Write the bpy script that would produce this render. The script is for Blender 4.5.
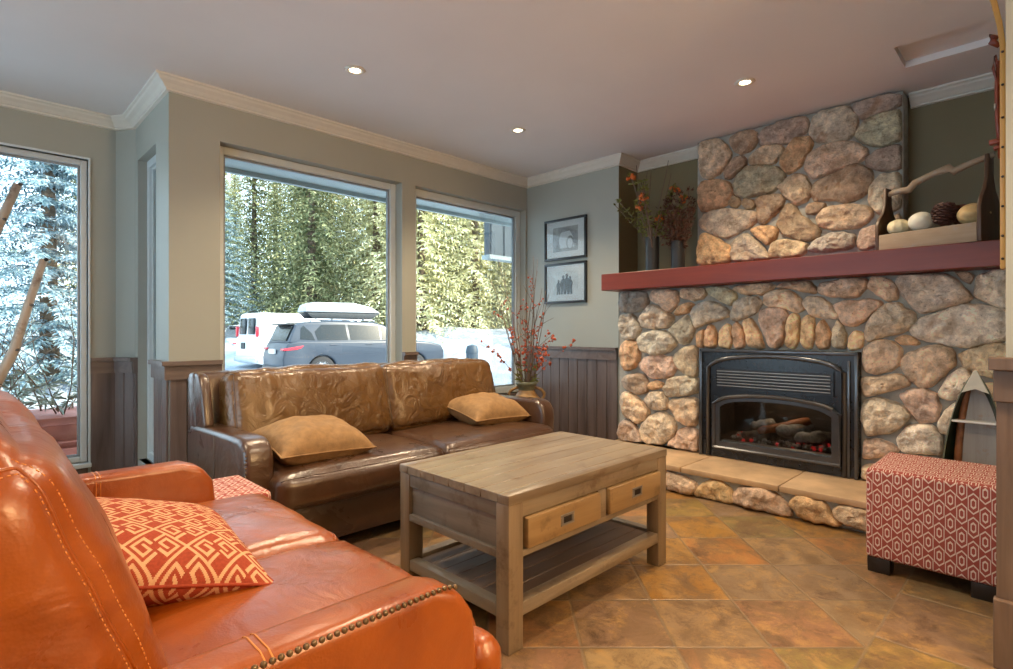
import bpy, bmesh, math, random
from mathutils import Vector, Matrix, noise

for o in list(bpy.data.objects):
    bpy.data.objects.remove(o)
SC = bpy.context.scene
COL = SC.collection
PI = math.pi

# ------------------------------------------------------------ camera, sky, sun, exposure
FPX = 547.0
cam_d = bpy.data.cameras.new('camera')
cam = bpy.data.objects.new('camera', cam_d)
COL.objects.link(cam)
cam.location = (0, 0, 1.0)
cam.rotation_euler = (PI / 2, 0, -PI / 4)
cam_d.sensor_width = 36.0
cam_d.lens = 36.0 * FPX / 1013.0
cam_d.shift_y = -3.5 / 1013.0
cam_d.clip_start = 0.02
cam_d.clip_end = 300
SC.camera = cam

world = bpy.data.worlds.new('sky')
SC.world = world
world.use_nodes = True
wn = world.node_tree
bg = wn.nodes['Background']
bg.inputs['Color'].default_value = (0.63, 0.83, 1.0, 1)
bg.inputs['Strength'].default_value = 3.4

sun_d = bpy.data.lights.new('sun', 'SUN')
sun_d.energy = 8.5
sun_d.color = (1.0, 0.88, 0.66)
sun_d.angle = 0.01
sun = bpy.data.objects.new('sun', sun_d)
COL.objects.link(sun)
sun.rotation_euler = Vector((-0.42, 0.72, -0.50)).to_track_quat('-Z', 'Y').to_euler()

SC.view_settings.view_transform = 'Standard'
SC.view_settings.look = 'None'
SC.view_settings.exposure = 0.42
SC.view_settings.gamma = 1.0
SC.view_settings.use_curve_mapping = False
SC.cycles.use_denoising = True
SC.cycles.max_bounces = 8
SC.cycles.transparent_max_bounces = 12
SC.cycles.sample_clamp_indirect = 6.0
SC.cycles.caustics_reflective = False
SC.cycles.caustics_refractive = False

def lamp(name, loc, power, color, radius=0.1, parent=None, spot=None, blend=0.8, aim=None):
    d = bpy.data.lights.new(name, 'SPOT' if spot else 'POINT')
    d.energy = power
    d.color = color
    d.shadow_soft_size = radius
    if spot:
        d.spot_size = math.radians(spot)
        d.spot_blend = blend
    o = bpy.data.objects.new(name, d)
    COL.objects.link(o)
    o.location = loc
    if parent:
        o.parent = parent
    return o

WARM = (1.0, 0.78, 0.52)
# unseen point lights added behind the camera as soft warm fill
lamp('hall_fill', (1.6, -1.9, 2.0), 110, (1.0, 0.63, 0.30), 0.22)
lamp('lounge_fill', (-0.9, -1.3, 2.0), 16, (1.0, 0.78, 0.52), 0.22)
lamp('passage_fill', (3.2, -1.4, 1.9), 40, (1.0, 0.70, 0.40), 0.2)

# ------------------------------------------------------------ small mesh toolkit
class MB:
    def __init__(s):
        s.v = []; s.f = []; s.mi = []; s.uv = {}; s.col = {}
    def add(s, vs, fs, mi=0, uvs=None):
        b = len(s.v)
        s.v += [tuple(p) for p in vs]
        for k, f in enumerate(fs):
            if uvs is not None:
                s.uv[len(s.f)] = uvs[k]
            s.f.append(tuple(b + i for i in f))
            s.mi.append(mi)
        return b
    def bm(s, bmx, mi=0, M=None):
        bmx.verts.index_update()
        s.add([(M @ v.co if M else v.co.copy()) for v in bmx.verts], [[v.index for v in f.verts] for f in bmx.faces], mi)
        bmx.free()
    def box(s, a, b, bev=0.0, mi=0, M=None, seg=2):
        x0, y0, z0 = a; x1, y1, z1 = b
        t = bmesh.new()
        bmesh.ops.create_cube(t, size=1.0)
        for v in t.verts:
            v.co = Vector(((x0 + x1) / 2 + v.co.x * (x1 - x0), (y0 + y1) / 2 + v.co.y * (y1 - y0), (z0 + z1) / 2 + v.co.z * (z1 - z0)))
        if bev > 0:
            bmesh.ops.bevel(t, geom=list(t.edges), offset=bev, segments=seg, profile=0.5, affect='EDGES')
        s.bm(t, mi, M)
        return s
    def prism(s, poly, d0, d1, plane='yz', bev=0.0, mi=0, M=None, seg=2):
        def P(u, v, d):
            if plane == 'yz': return Vector((d, u, v))
            if plane == 'xz': return Vector((u, d, v))
            return Vector((u, v, d))
        t = bmesh.new()
        A = [t.verts.new(P(u, v, d0)) for u, v in poly]
        B = [t.verts.new(P(u, v, d1)) for u, v in poly]
        n = len(poly)
        t.faces.new(A); t.faces.new(list(reversed(B)))
        for i in range(n):
            j = (i + 1) % n
            t.faces.new((A[i], B[i], B[j], A[j]))
        bmesh.ops.recalc_face_normals(t, faces=list(t.faces))
        if bev > 0:
            bmesh.ops.bevel(t, geom=[e for e in t.edges if e.calc_face_angle(0) > 0.6], offset=bev, segments=seg, profile=0.5, affect='EDGES')
        s.bm(t, mi, M)
        return s
    def tube(s, pts, r, n=8, mi=0, cap=True):
        pts = [Vector(p) for p in pts]
        m = len(pts)
        rr = r if isinstance(r, (list, tuple)) else [r] * m
        vs = []; fs = []
        up = Vector((0.13, 0.21, 0.97))
        for i in range(m):
            d = (pts[min(i + 1, m - 1)] - pts[max(i - 1, 0)])
            d = d.normalized() if d.length > 1e-9 else Vector((0, 0, 1))
            a = d.cross(up)
            if a.length < 0.05: a = d.cross(Vector((1, 0, 0)))
            a.normalize(); b = d.cross(a)
            for k in range(n):
                t = 2 * PI * k / n
                vs.append(pts[i] + (a * math.cos(t) + b * math.sin(t)) * rr[i])
        for i in range(m - 1):
            for k in range(n):
                k2 = (k + 1) % n
                fs.append((i * n + k, i * n + k2, (i + 1) * n + k2, (i + 1) * n + k))
        if cap:
            fs.append(tuple(range(n - 1, -1, -1)))
            fs.append(tuple((m - 1) * n + k for k in range(n)))
        s.add(vs, fs, mi)
        return s
    def lathe(s, prof, c=(0, 0, 0), n=24, mi=0, axis='z'):
        vs = []; fs = []
        for r, z in prof:
            for k in range(n):
                t = 2 * PI * k / n
                p = (r * math.cos(t), r * math.sin(t), z)
                if axis == 'x': p = (p[2], p[0], p[1])
                if axis == 'y': p = (p[0], p[2], p[1])
                vs.append((c[0] + p[0], c[1] + p[1], c[2] + p[2]))
        for i in range(len(prof) - 1):
            for k in range(n):
                k2 = (k + 1) % n
                fs.append((i * n + k, i * n + k2, (i + 1) * n + k2, (i + 1) * n + k))
        s.add(vs, fs, mi)
        return s
    def blob(s, c, r, n=8, m=6, mi=0, jit=0.0, rnd=None):
        rx, ry, rz = r if isinstance(r, (list, tuple)) else (r, r, r)
        vs = [(c[0], c[1], c[2] + rz)]; fs = []
        for i in range(1, m):
            t = PI * i / m
            for k in range(n):
                p = 2 * PI * k / n
                j = 1 + (rnd.uniform(-jit, jit) if rnd else 0)
                vs.append((c[0] + rx * j * math.sin(t) * math.cos(p), c[1] + ry * j * math.sin(t) * math.sin(p), c[2] + rz * j * math.cos(t)))
        vs.append((c[0], c[1], c[2] - rz))
        for k in range(n):
            fs.append((0, 1 + k, 1 + (k + 1) % n))
            fs.append((len(vs) - 1, 1 + (m - 2) * n + (k + 1) % n, 1 + (m - 2) * n + k))
        for i in range(m - 2):
            for k in range(n):
                k2 = (k + 1) % n
                fs.append((1 + i * n + k, 1 + (i + 1) * n + k, 1 + (i + 1) * n + k2, 1 + i * n + k2))
        s.add(vs, fs, mi)
        return s
    def build(s, name, mats, parent=None, smooth=False, off=None, angle=None):
        me = bpy.data.meshes.new(name)
        vs = s.v
        if off is not None:
            vs = [(x - off[0], y - off[1], z - off[2]) for x, y, z in vs]
        me.from_pydata(vs, [], s.f)
        if not isinstance(mats, (list, tuple)): mats = [mats]
        for m in mats: me.materials.append(m)
        me.polygons.foreach_set('material_index', s.mi)
        if s.uv:
            ul = me.uv_layers.new(name='UVMap')
            for p in me.polygons:
                q = s.uv.get(p.index)
                if q:
                    for li, u in zip(p.loop_indices, q): ul.data[li].uv = u
        if s.col:
            ca = me.color_attributes.new('stone_colour', 'FLOAT_COLOR', 'POINT')
            for i, c in s.col.items(): ca.data[i].color = c
        b = bmesh.new(); b.from_mesh(me)
        bmesh.ops.recalc_face_normals(b, faces=list(b.faces))
        b.to_mesh(me); b.free()
        if smooth or angle:
            me.polygons.foreach_set('use_smooth', [True] * len(me.polygons))
            if angle: me.set_sharp_from_angle(angle=math.radians(angle))
        me.update()
        o = bpy.data.objects.new(name, me)
        COL.objects.link(o)
        if parent is not None:
            o.parent = parent
        elif off is not None:
            o.location = off
        return o

def thing(name, label, cat, loc=(0, 0, 0), rz=0.0, group=None):
    o = bpy.data.objects.new(name, None)
    o.empty_display_size = 0.05
    COL.objects.link(o)
    o.location = loc; o.rotation_euler = (0, 0, rz)
    o['label'] = label; o['category'] = cat
    if group: o['group'] = group
    return o
def tag(o, label, cat, group=None, kind=None):
    o['label'] = label; o['category'] = cat
    if group: o['group'] = group
    if kind: o['kind'] = kind
    return o
def struct(o, label=None, cat=None):
    o['kind'] = 'structure'
    if label: o['label'] = label
    if cat: o['category'] = cat
    return o
def dup(root, loc, rz=None, scale=None):
    r = root.copy(); COL.objects.link(r); r.location = loc
    if rz is not None: r.rotation_euler = (0, 0, rz)
    if scale: r.scale = (scale,) * 3
    for ch in list(root.children):
        c = ch.copy(); COL.objects.link(c); c.parent = r
        if c.type == 'LIGHT': c.data = ch.data.copy()
        for g in ch.children:
            d = g.copy(); COL.objects.link(d); d.parent = c
    return r
def W(l, d, z=0.0):      # lateral / depth seen along the room's diagonal -> world
    return ((d + l) * 0.70710678, (d - l) * 0.70710678, z)

# ------------------------------------------------------------ materials
MATS = {}
def nd(nt, typ, props=None, **inp):
    n = nt.nodes.new(typ)
    for k, v in (props or {}).items(): setattr(n, k, v)
    for k, v in inp.items():
        key = int(k[1:]) if k[0] == 'i' and k[1:].isdigit() else k.replace('_', ' ')
        if isinstance(v, bpy.types.NodeSocket): nt.links.new(v, n.inputs[key])
        else: n.inputs[key].default_value = v
    return n
def mth(nt, op, a, b=0.0, c=None):
    n = nt.nodes.new('ShaderNodeMath'); n.operation = op
    for i, v in enumerate((a, b) if c is None else (a, b, c)):
        if isinstance(v, bpy.types.NodeSocket): nt.links.new(v, n.inputs[i])
        else: n.inputs[i].default_value = v
    return n.outputs[0]
def mixc(nt, f, a, b, mode='MIX'):
    n = nt.nodes.new('ShaderNodeMix'); n.data_type = 'RGBA'; n.blend_type = mode
    for i, v in ((0, f), (6, a), (7, b)):
        if isinstance(v, bpy.types.NodeSocket): nt.links.new(v, n.inputs[i])
        else: n.inputs[i].default_value = (v if i == 0 else (*v, 1)) if not (i and len(v) == 4) else v
    return n.outputs[2]
def ramp(nt, f, stops, const=False):
    n = nt.nodes.new('ShaderNodeValToRGB')
    if const: n.color_ramp.interpolation = 'CONSTANT'
    e = n.color_ramp.elements
    while len(e) < len(stops): e.new(0.5)
    for k, (p, c) in enumerate(stops):
        e[k].position = p; e[k].color = (*c, 1) if len(c) == 3 else c
    nt.links.new(f, n.inputs[0])
    return n.outputs[0]
def coords(nt, scale=(1, 1, 1), which='Object', rot=(0, 0, 0)):
    t = nt.nodes.new('ShaderNodeTexCoord')
    m = nd(nt, 'ShaderNodeMapping', None, Scale=scale, Rotation=rot)
    nt.links.new(t.outputs[which], m.inputs['Vector'])
    return m.outputs[0]
def noi(nt, vec, scale, detail=3, rough=0.55, dist=0.0):
    return nd(nt, 'ShaderNodeTexNoise', None, Vector=vec, Scale=scale, Detail=detail, Roughness=rough, Distortion=dist).outputs[0]
def newmat(name, col=(0.5, 0.5, 0.5), rough=0.5, metal=0.0, spec=0.5):
    m = bpy.data.materials.new(name); m.use_nodes = True
    b = m.node_tree.nodes['Principled BSDF']
    b.inputs['Base Color'].default_value = (*col, 1)
    b.inputs['Roughness'].default_value = rough
    b.inputs['Metallic'].default_value = metal
    b.inputs['Specular IOR Level'].default_value = spec
    MATS[name] = m
    return m, m.node_tree, b
def setc(nt, b, sock, key='Base Color'):
    nt.links.new(sock, b.inputs[key])
def bump(nt, b, h, strength=0.3, dist=0.01, prev=None):
    n = nd(nt, 'ShaderNodeBump', None, Strength=strength, Distance=dist, Height=h)
    if prev is not None: nt.links.new(prev, n.inputs['Normal'])
    nt.links.new(n.outputs[0], b.inputs['Normal'])
    return n.outputs[0]
def plain(name, col, rough=0.5, metal=0.0, var=0.12, scale=14.0, spec=0.5, bmp=0.0):
    m, nt, b = newmat(name, col, rough, metal, spec)
    n = noi(nt, coords(nt), scale, 4)
    dk = tuple(c * (1 - var) for c in col); lt = tuple(min(1, c * (1 + var)) for c in col)
    setc(nt, b, ramp(nt, n, [(0.3, dk), (0.7, lt)]))
    if bmp: bump(nt, b, noi(nt, coords(nt), scale * 8, 3), bmp, 0.004)
    return m
def wood(name, c1, c2, axis=0, scale=1.0, rough=0.5, stain=None, contrast=(0.3, 0.7), bmp=0.25):
    m, nt, b = newmat(name, c1, rough)
    sc = [22.0, 22.0, 22.0]; sc[axis] = 1.6
    v = coords(nt, tuple(s * scale for s in sc))
    g = noi(nt, v, 1.0, 6, 0.62, 0.6)
    col = ramp(nt, g, [(contrast[0], c1), (contrast[1], c2)])
    big = noi(nt, coords(nt), 3.5, 3)
    col = mixc(nt, mth(nt, 'MULTIPLY', big, 0.5), col, tuple(c * 0.6 for c in c1))
    if stain:
        k = noi(nt, coords(nt), 9.0, 5, 0.7)
        col = mixc(nt, ramp(nt, k, [(0.55, (0, 0, 0)), (0.7, (1, 1, 1))]), col, stain)
    setc(nt, b, col)
    bump(nt, b, g, bmp, 0.004)
    return m
def leather(name, col, dark, rough=0.34, wr=0.35, wscale=7.0, coat=0.0):
    m, nt, b = newmat(name, col, rough)
    b.inputs['Coat Weight'].default_value = coat; b.inputs['Coat Roughness'].default_value = 0.28; b.inputs['Coat IOR'].default_value = 1.6
    c = coords(nt)
    n = noi(nt, c, 5.0, 5, 0.6, 0.8)
    setc(nt, b, ramp(nt, n, [(0.28, dark), (0.62, col)]))
    w = noi(nt, c, wscale, 3, 0.5, 2.2)
    p = bump(nt, b, w, wr, 0.02)
    g = nd(nt, 'ShaderNodeTexVoronoi', None, Vector=c, Scale=260.0).outputs[0]
    bump(nt, b, g, 0.12, 0.002, p)
    setc(nt, b, mth(nt, 'ADD', mth(nt, 'MULTIPLY', n, 0.22), rough - 0.11), 'Roughness')
    return m

plain('paint', (0.375, 0.385, 0.34), 0.55, var=0.03, scale=2.0, bmp=0.04)
plain('paint_olive', (0.19, 0.155, 0.078), 0.55, var=0.05, scale=2.0)
plain('ceiling_white', (0.80, 0.78, 0.775), 0.75, var=0.02, scale=2.0)
plain('trim_white', (0.72, 0.69, 0.62), 0.5, var=0.03)
plain('vinyl', (0.62, 0.68, 0.70), 0.35, var=0.03)
plain('vinyl_dark', (0.26, 0.29, 0.31), 0.4, var=0.05)
wood('wainscot', (0.10, 0.070, 0.060), (0.22, 0.165, 0.148), 2, 0.8, 0.32)
wood('wainscot_cap', (0.12, 0.085, 0.070), (0.23, 0.17, 0.15), 0, 0.8, 0.32)
wood('mantel', (0.15, 0.017, 0.005), (0.25, 0.036, 0.010), 1, 0.5, 0.36, bmp=0.1)
wood('table_wood', (0.18, 0.132, 0.088), (0.36, 0.29, 0.21), 0, 0.7, 0.30, stain=(0.13, 0.085, 0.05))
wood('table_wood_side', (0.15, 0.125, 0.10), (0.29, 0.255, 0.21), 1, 0.7, 0.30, stain=(0.12, 0.09, 0.06))  # cool window light on the table ends put into the greyer tone
wood('table_leg', (0.18, 0.125, 0.075), (0.35, 0.26, 0.17), 2, 0.7, 0.30, stain=(0.12, 0.075, 0.04))
wood('table_drawer_lit', (0.25, 0.15, 0.065), (0.41, 0.27, 0.13), 0, 0.7, 0.32, stain=(0.15, 0.09, 0.04))  # warm light on the drawer fronts put into a more orange colour
wood('shelf_wood', (0.07, 0.045, 0.03), (0.16, 0.10, 0.07), 0, 0.7, 0.4)
wood('crate_wood', (0.26, 0.18, 0.11), (0.45, 0.34, 0.24), 1, 0.9, 0.6, stain=(0.30, 0.27, 0.24))
wood('dark_board', (0.05, 0.022, 0.010), (0.12, 0.055, 0.025), 2, 0.8, 0.45)
wood('gold_wood', (0.48, 0.24, 0.05), (0.68, 0.38, 0.10), 2, 0.8, 0.4)
wood('post_wood', (0.12, 0.076, 0.052), (0.19, 0.125, 0.088), 2, 1.5, 0.45)
wood('bark', (0.42, 0.33, 0.25), (0.62, 0.52, 0.42), 2, 0.6, 0.7, stain=(0.16, 0.10, 0.07))
wood('twig', (0.12, 0.075, 0.05), (0.25, 0.17, 0.12), 2, 1.0, 0.7)
wood('hull_plank', (0.30, 0.27, 0.24), (0.52, 0.49, 0.45), 2, 0.5, 0.5, stain=(0.36, 0.20, 0.11))
leather('leather_orange', (0.32, 0.070, 0.004), (0.21, 0.039, 0.003), 0.30, 0.25, coat=0.4)
leather('leather_orange_creased', (0.32, 0.072, 0.004), (0.20, 0.038, 0.003), 0.30, 0.45, 6.0, coat=0.45)
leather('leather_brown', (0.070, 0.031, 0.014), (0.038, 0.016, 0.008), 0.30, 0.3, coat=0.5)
leather('leather_brown_creased_lit', (0.150, 0.073, 0.018), (0.100, 0.045, 0.012), 0.28, 0.9, 8.0, coat=0.4)  # warm light on the back cushions put into a more golden brown
plain('stitch', (0.62, 0.24, 0.06), 0.5)
plain('stitch_brown', (0.05, 0.025, 0.012), 0.5)
plain('brass', (0.20, 0.13, 0.07), 0.3, 0.8)
plain('dark_foot', (0.018, 0.012, 0.010), 0.4)
plain('suede', (0.28, 0.160, 0.066), 0.8, var=0.2, scale=30, bmp=0.2)
plain('black_metal', (0.010, 0.014, 0.020), 0.26, 0.0, var=0.2)
plain('black_metal_edge', (0.10, 0.105, 0.115), 0.22, 0.6, var=0.1)
plain('firebrick', (0.05, 0.038, 0.030), 0.8, var=0.4, scale=8)
plain('steel', (0.50, 0.48, 0.45), 0.3, 0.8)
plain('pewter', (0.30, 0.28, 0.25), 0.35, 0.7)
plain('black_frame', (0.016, 0.018, 0.022), 0.3)
plain('mat_board', (0.74, 0.76, 0.78), 0.8, var=0.02)
plain('print_grey', (0.36, 0.37, 0.38), 0.6, var=0.45, scale=16)
plain('print_pale', (0.70, 0.74, 0.76), 0.6, var=0.2, scale=12)
plain('print_dark', (0.10, 0.10, 0.105), 0.6, var=0.5, scale=30)
plain('vase_black', (0.012, 0.012, 0.013), 0.42, var=0.3, bmp=0.1)
plain('leaf_olive', (0.16, 0.17, 0.03), 0.6, var=0.5, scale=30)
plain('leaf_dark', (0.030, 0.030, 0.015), 0.7, var=0.4, scale=30)
plain('blossom_orange', (0.62, 0.16, 0.03), 0.6, var=0.4, scale=40)
plain('dried_brown', (0.10, 0.040, 0.020), 0.8, var=0.5, scale=40)
plain('berry_red', (0.44, 0.085, 0.035), 0.55, var=0.45, scale=40)
plain('jug_glaze', (0.27, 0.155, 0.055), 0.45, var=0.45, scale=12, bmp=0.1)
plain('jug_green', (0.14, 0.15, 0.10), 0.35, var=0.3, scale=20)
plain('gourd_cream', (0.66, 0.58, 0.38), 0.5, var=0.18, scale=20)
plain('gourd_white', (0.74, 0.70, 0.58), 0.5, var=0.08, scale=20)
plain('gourd_yellow', (0.58, 0.40, 0.18), 0.5, var=0.25, scale=20)
plain('cone_brown', (0.085, 0.030, 0.022), 0.6, var=0.4, scale=60)
plain('strap', (0.15, 0.024, 0.010), 0.4, var=0.3, scale=20)
plain('hull_green', (0.022, 0.036, 0.022), 0.4, var=0.2)
plain('cream_paint', (0.68, 0.64, 0.53), 0.5, var=0.1)
plain('white_bar', (0.75, 0.73, 0.70), 0.4, var=0.05)
plain('rust_wood', (0.28, 0.10, 0.035), 0.5, var=0.4, scale=20)
plain('slab', (0.50, 0.34, 0.20), 0.5, var=0.25, scale=5, bmp=0.2)
plain('teal_box', (0.05, 0.22, 0.26), 0.5)
plain('planter', (0.34, 0.105, 0.075), 0.6, var=0.15, scale=8)
plain('siding', (0.07, 0.095, 0.115), 0.5, var=0.06)
plain('soffit', (0.36, 0.42, 0.42), 0.6, var=0.05)
plain('car_grey', (0.030, 0.041, 0.060), 0.3, 0.0, var=0.05)
plain('car_white', (0.78, 0.80, 0.82), 0.3, 0.0, var=0.03)
plain('car_glass', (0.010, 0.016, 0.020), 0.12, var=0.1, spec=0.35)
plain('tyre', (0.02, 0.02, 0.022), 0.8)
plain('alloy', (0.55, 0.58, 0.62), 0.3, 0.6)
plain('tail_red', (0.60, 0.03, 0.05), 0.2)
plain('car_trim', (0.03, 0.035, 0.04), 0.5)
plain('roof_box', (0.46, 0.48, 0.50), 0.35, var=0.05)
plain('bin_grey', (0.035, 0.055, 0.075), 0.5)
plain('trunk', (0.13, 0.09, 0.06), 0.9, var=0.4, scale=10)
plain('shrub', (0.30, 0.34, 0.28), 0.8, var=0.3, scale=10)
plain('mortar', (0.40, 0.39, 0.35), 0.9, var=0.2, scale=18, bmp=0.5)
plain('ember', (0.50, 0.04, 0.02), 0.8, var=0.4, scale=60)
plain('ash', (0.30, 0.29, 0.27), 0.9, var=0.35, scale=40)
plain('log_char', (0.11, 0.10, 0.09), 0.9, var=0.9, scale=25, bmp=0.6)

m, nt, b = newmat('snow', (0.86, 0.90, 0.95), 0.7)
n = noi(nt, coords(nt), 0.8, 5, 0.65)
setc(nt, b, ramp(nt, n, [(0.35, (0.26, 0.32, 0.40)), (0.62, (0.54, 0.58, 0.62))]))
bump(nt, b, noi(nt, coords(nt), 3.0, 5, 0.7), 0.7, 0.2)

def foliage(name, stops, scale=2.2):
    m, nt, b = newmat(name, stops[0][1], 0.8, 0, 0.2)
    c = coords(nt, which='Object')
    n = noi(nt, c, scale, 6, 0.75)
    setc(nt, b, ramp(nt, n, stops))
    return m
foliage('spruce_frost', [(0.30, (0.035, 0.075, 0.085)), (0.46, (0.13, 0.22, 0.25)), (0.56, (0.36, 0.47, 0.52)), (0.68, (0.80, 0.86, 0.90))], 3.5)
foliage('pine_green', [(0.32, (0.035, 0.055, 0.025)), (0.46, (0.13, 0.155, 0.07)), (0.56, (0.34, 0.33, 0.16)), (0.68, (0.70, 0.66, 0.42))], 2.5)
foliage('pine_sunlit', [(0.30, (0.10, 0.11, 0.04)), (0.42, (0.36, 0.34, 0.15)), (0.53, (0.70, 0.66, 0.38)), (0.64, (0.90, 0.87, 0.70))], 2.5)  # yellow sunlight on the trees painted into the foliage colour

m, nt, b = newmat('stone', (0.5, 0.4, 0.3), 0.75)
at = nd(nt, 'ShaderNodeVertexColor', {'layer_name': 'stone_colour'})
c = coords(nt)
n1 = noi(nt, c, 16.0, 5, 0.7); n2 = noi(nt, c, 55.0, 4, 0.7); n3 = noi(nt, c, 7.0, 3, 0.6, 0.7)
col = mixc(nt, 1.0, at.outputs[0], ramp(nt, n1, [(0.30, (0.55, 0.51, 0.47)), (0.48, (0.98, 0.97, 0.95)), (0.66, (1.55, 1.50, 1.42))]), 'MULTIPLY')
col = mixc(nt, mth(nt, 'MULTIPLY', ramp(nt, n3, [(0.52, (0, 0, 0)), (0.68, (1, 1, 1))]), 0.45), col, (0.40, 0.20, 0.085))
col = mixc(nt, mth(nt, 'MULTIPLY', ramp(nt, n2, [(0.60, (0, 0, 0)), (0.72, (1, 1, 1))]), 0.5), col, (0.10, 0.085, 0.075))
setc(nt, b, col)
p = bump(nt, b, n1, 1.0, 0.03)
bump(nt, b, n2, 0.9, 0.010, p)

m, nt, b = newmat('slate_floor', (0.4, 0.25, 0.1), 0.35)
tc = nt.nodes.new('ShaderNodeTexCoord')
sx = nd(nt, 'ShaderNodeSeparateXYZ', None, Vector=tc.outputs['Object'])
X, Y = sx.outputs[0], sx.outputs[1]
l_ = mth(nt, 'MULTIPLY', mth(nt, 'SUBTRACT', X, Y), 0.70711)
d_ = mth(nt, 'MULTIPLY', mth(nt, 'ADD', X, Y), 0.70711)
u1 = mth(nt, 'DIVIDE', mth(nt, 'SUBTRACT', l_, 0.236 - 3.0), 0.300)
v1 = mth(nt, 'DIVIDE', mth(nt, 'SUBTRACT', d_, 2.033 - 3.06), 0.306)
u2 = mth(nt, 'DIVIDE', mth(nt, 'SUBTRACT', X, 2.34 - 4.0), 0.42)
v2 = mth(nt, 'DIVIDE', mth(nt, 'SUBTRACT', Y, 0.42 - 4.2), 0.42)
zone = mth(nt, 'LESS_THAN', Y, 0.42)
def sel(a, b_): return mth(nt, 'ADD', a, mth(nt, 'MULTIPLY', zone, mth(nt, 'SUBTRACT', b_, a)))
u = sel(u1, u2); v = sel(v1, v2)
cell = nd(nt, 'ShaderNodeCombineXYZ', None, X=mth(nt, 'FLOOR', u), Y=mth(nt, 'FLOOR', v), Z=mth(nt, 'MULTIPLY', zone, 7.0))
wn_ = nd(nt, 'ShaderNodeTexWhiteNoise', {'noise_dimensions': '3D'}, Vector=cell.outputs[0])
def edge(w): 
    f = mth(nt, 'FRACT', w)
    return mth(nt, 'MINIMUM', f, mth(nt, 'SUBTRACT', 1.0, f))
c = coords(nt)
wob = mth(nt, 'MULTIPLY', mth(nt, 'SUBTRACT', noi(nt, c, 30.0, 3), 0.5), 0.02)
gd = mth(nt, 'ADD', mth(nt, 'MINIMUM', edge(u), edge(v)), wob)
grout = ramp(nt, gd, [(0.010, (1, 1, 1)), (0.022, (0, 0, 0))])
base = ramp(nt, wn_.outputs[0], [(0.0, (0.30, 0.145, 0.035)), (0.18, (0.36, 0.185, 0.035)), (0.36, (0.20, 0.160, 0.055)), (0.52, (0.24, 0.155, 0.11)), (0.68, (0.36, 0.155, 0.045)), (0.84, (0.215, 0.125, 0.085)), (1.0, (0.31, 0.21, 0.10))])
off = nd(nt, 'ShaderNodeVectorMath', {'operation': 'ADD'}, i0=c)
nt.links.new(wn_.outputs[1], off.inputs[1])
na = noi(nt, off.outputs[0], 6.0, 8, 0.72, 0.5)
col = mixc(nt, ramp(nt, na, [(0.42, (0, 0, 0)), (0.58, (0.9, 0.9, 0.9))]), base, (0.165, 0.100, 0.050))
nb = noi(nt, off.outputs[0], 9.0, 8, 0.78, 0.4)
col = mixc(nt, mth(nt, 'MULTIPLY', ramp(nt, nb, [(0.50, (0, 0, 0)), (0.66, (1, 1, 1))]), 0.6), col, (0.48, 0.28, 0.09))
ncx = noi(nt, off.outputs[0], 7.5, 8, 0.8, 0.4)
col = mixc(nt, mth(nt, 'MULTIPLY', ramp(nt, ncx, [(0.53, (0, 0, 0)), (0.66, (1, 1, 1))]), 0.9), col, (0.09, 0.050, 0.028))
col = mixc(nt, mth(nt, 'MULTIPLY', grout, 0.75), col, (0.20, 0.145, 0.09))
setc(nt, b, col)
p = bump(nt, b, mth(nt, 'SUBTRACT', mth(nt, 'ADD', na, mth(nt, 'MULTIPLY', nb, 0.5)), grout), 0.35, 0.008)
setc(nt, b, mth(nt, 'ADD', mth(nt, 'MULTIPLY', nb, 0.25), 0.24), 'Roughness')

# woven cover: chains of long hexagons with a smaller hexagon inside
m, nt, b = newmat('hexagon_weave', (0.5, 0.1, 0.07), 0.85, 0, 0.2)
tc = nt.nodes.new('ShaderNodeTexCoord')
sx = nd(nt, 'ShaderNodeSeparateXYZ', None, Vector=tc.outputs['UV'])
PU, PV = 0.067, 0.089
uu = mth(nt, 'DIVIDE', sx.outputs[0], PU)
vv = mth(nt, 'DIVIDE', sx.outputs[1], PV)
def hexd(du, dv):
    a = mth(nt, 'ABSOLUTE', mth(nt, 'SUBTRACT', mth(nt, 'FRACT', mth(nt, 'ADD', uu, du)), 0.5))
    c_ = mth(nt, 'ABSOLUTE', mth(nt, 'SUBTRACT', mth(nt, 'FRACT', mth(nt, 'ADD', vv, dv)), 0.5))
    return mth(nt, 'MAXIMUM', mth(nt, 'DIVIDE', a, 0.232), mth(nt, 'DIVIDE', mth(nt, 'ADD', c_, mth(nt, 'MULTIPLY', a, 0.75)), 0.455))
def band(d, c0, w): return mth(nt, 'LESS_THAN', mth(nt, 'ABSOLUTE', mth(nt, 'SUBTRACT', d, c0)), w)
h1 = hexd(0.0, 0.0); h2 = hexd(0.5, 0.5)
d1 = mth(nt, 'MINIMUM', h1, h2)
lines = mth(nt, 'MAXIMUM', band(d1, 0.94, 0.080), band(d1, 0.42, 0.10))
fine = noi(nt, coords(nt), 400.0, 2)
cr = mixc(nt, mth(nt, 'MULTIPLY', fine, 0.5), (0.36, 0.082, 0.065), (0.25, 0.05, 0.042))
setc(nt, b, mixc(nt, lines, cr, (0.70, 0.55, 0.47)))
bump(nt, b, mth(nt, 'ADD', fine, lines), 0.25, 0.002)

plain('key_red', (0.33, 0.060, 0.030), 0.85, var=0.15, scale=200, spec=0.2)
plain('key_cream', (0.62, 0.38, 0.22), 0.85, var=0.08, scale=200, spec=0.2)

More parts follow.
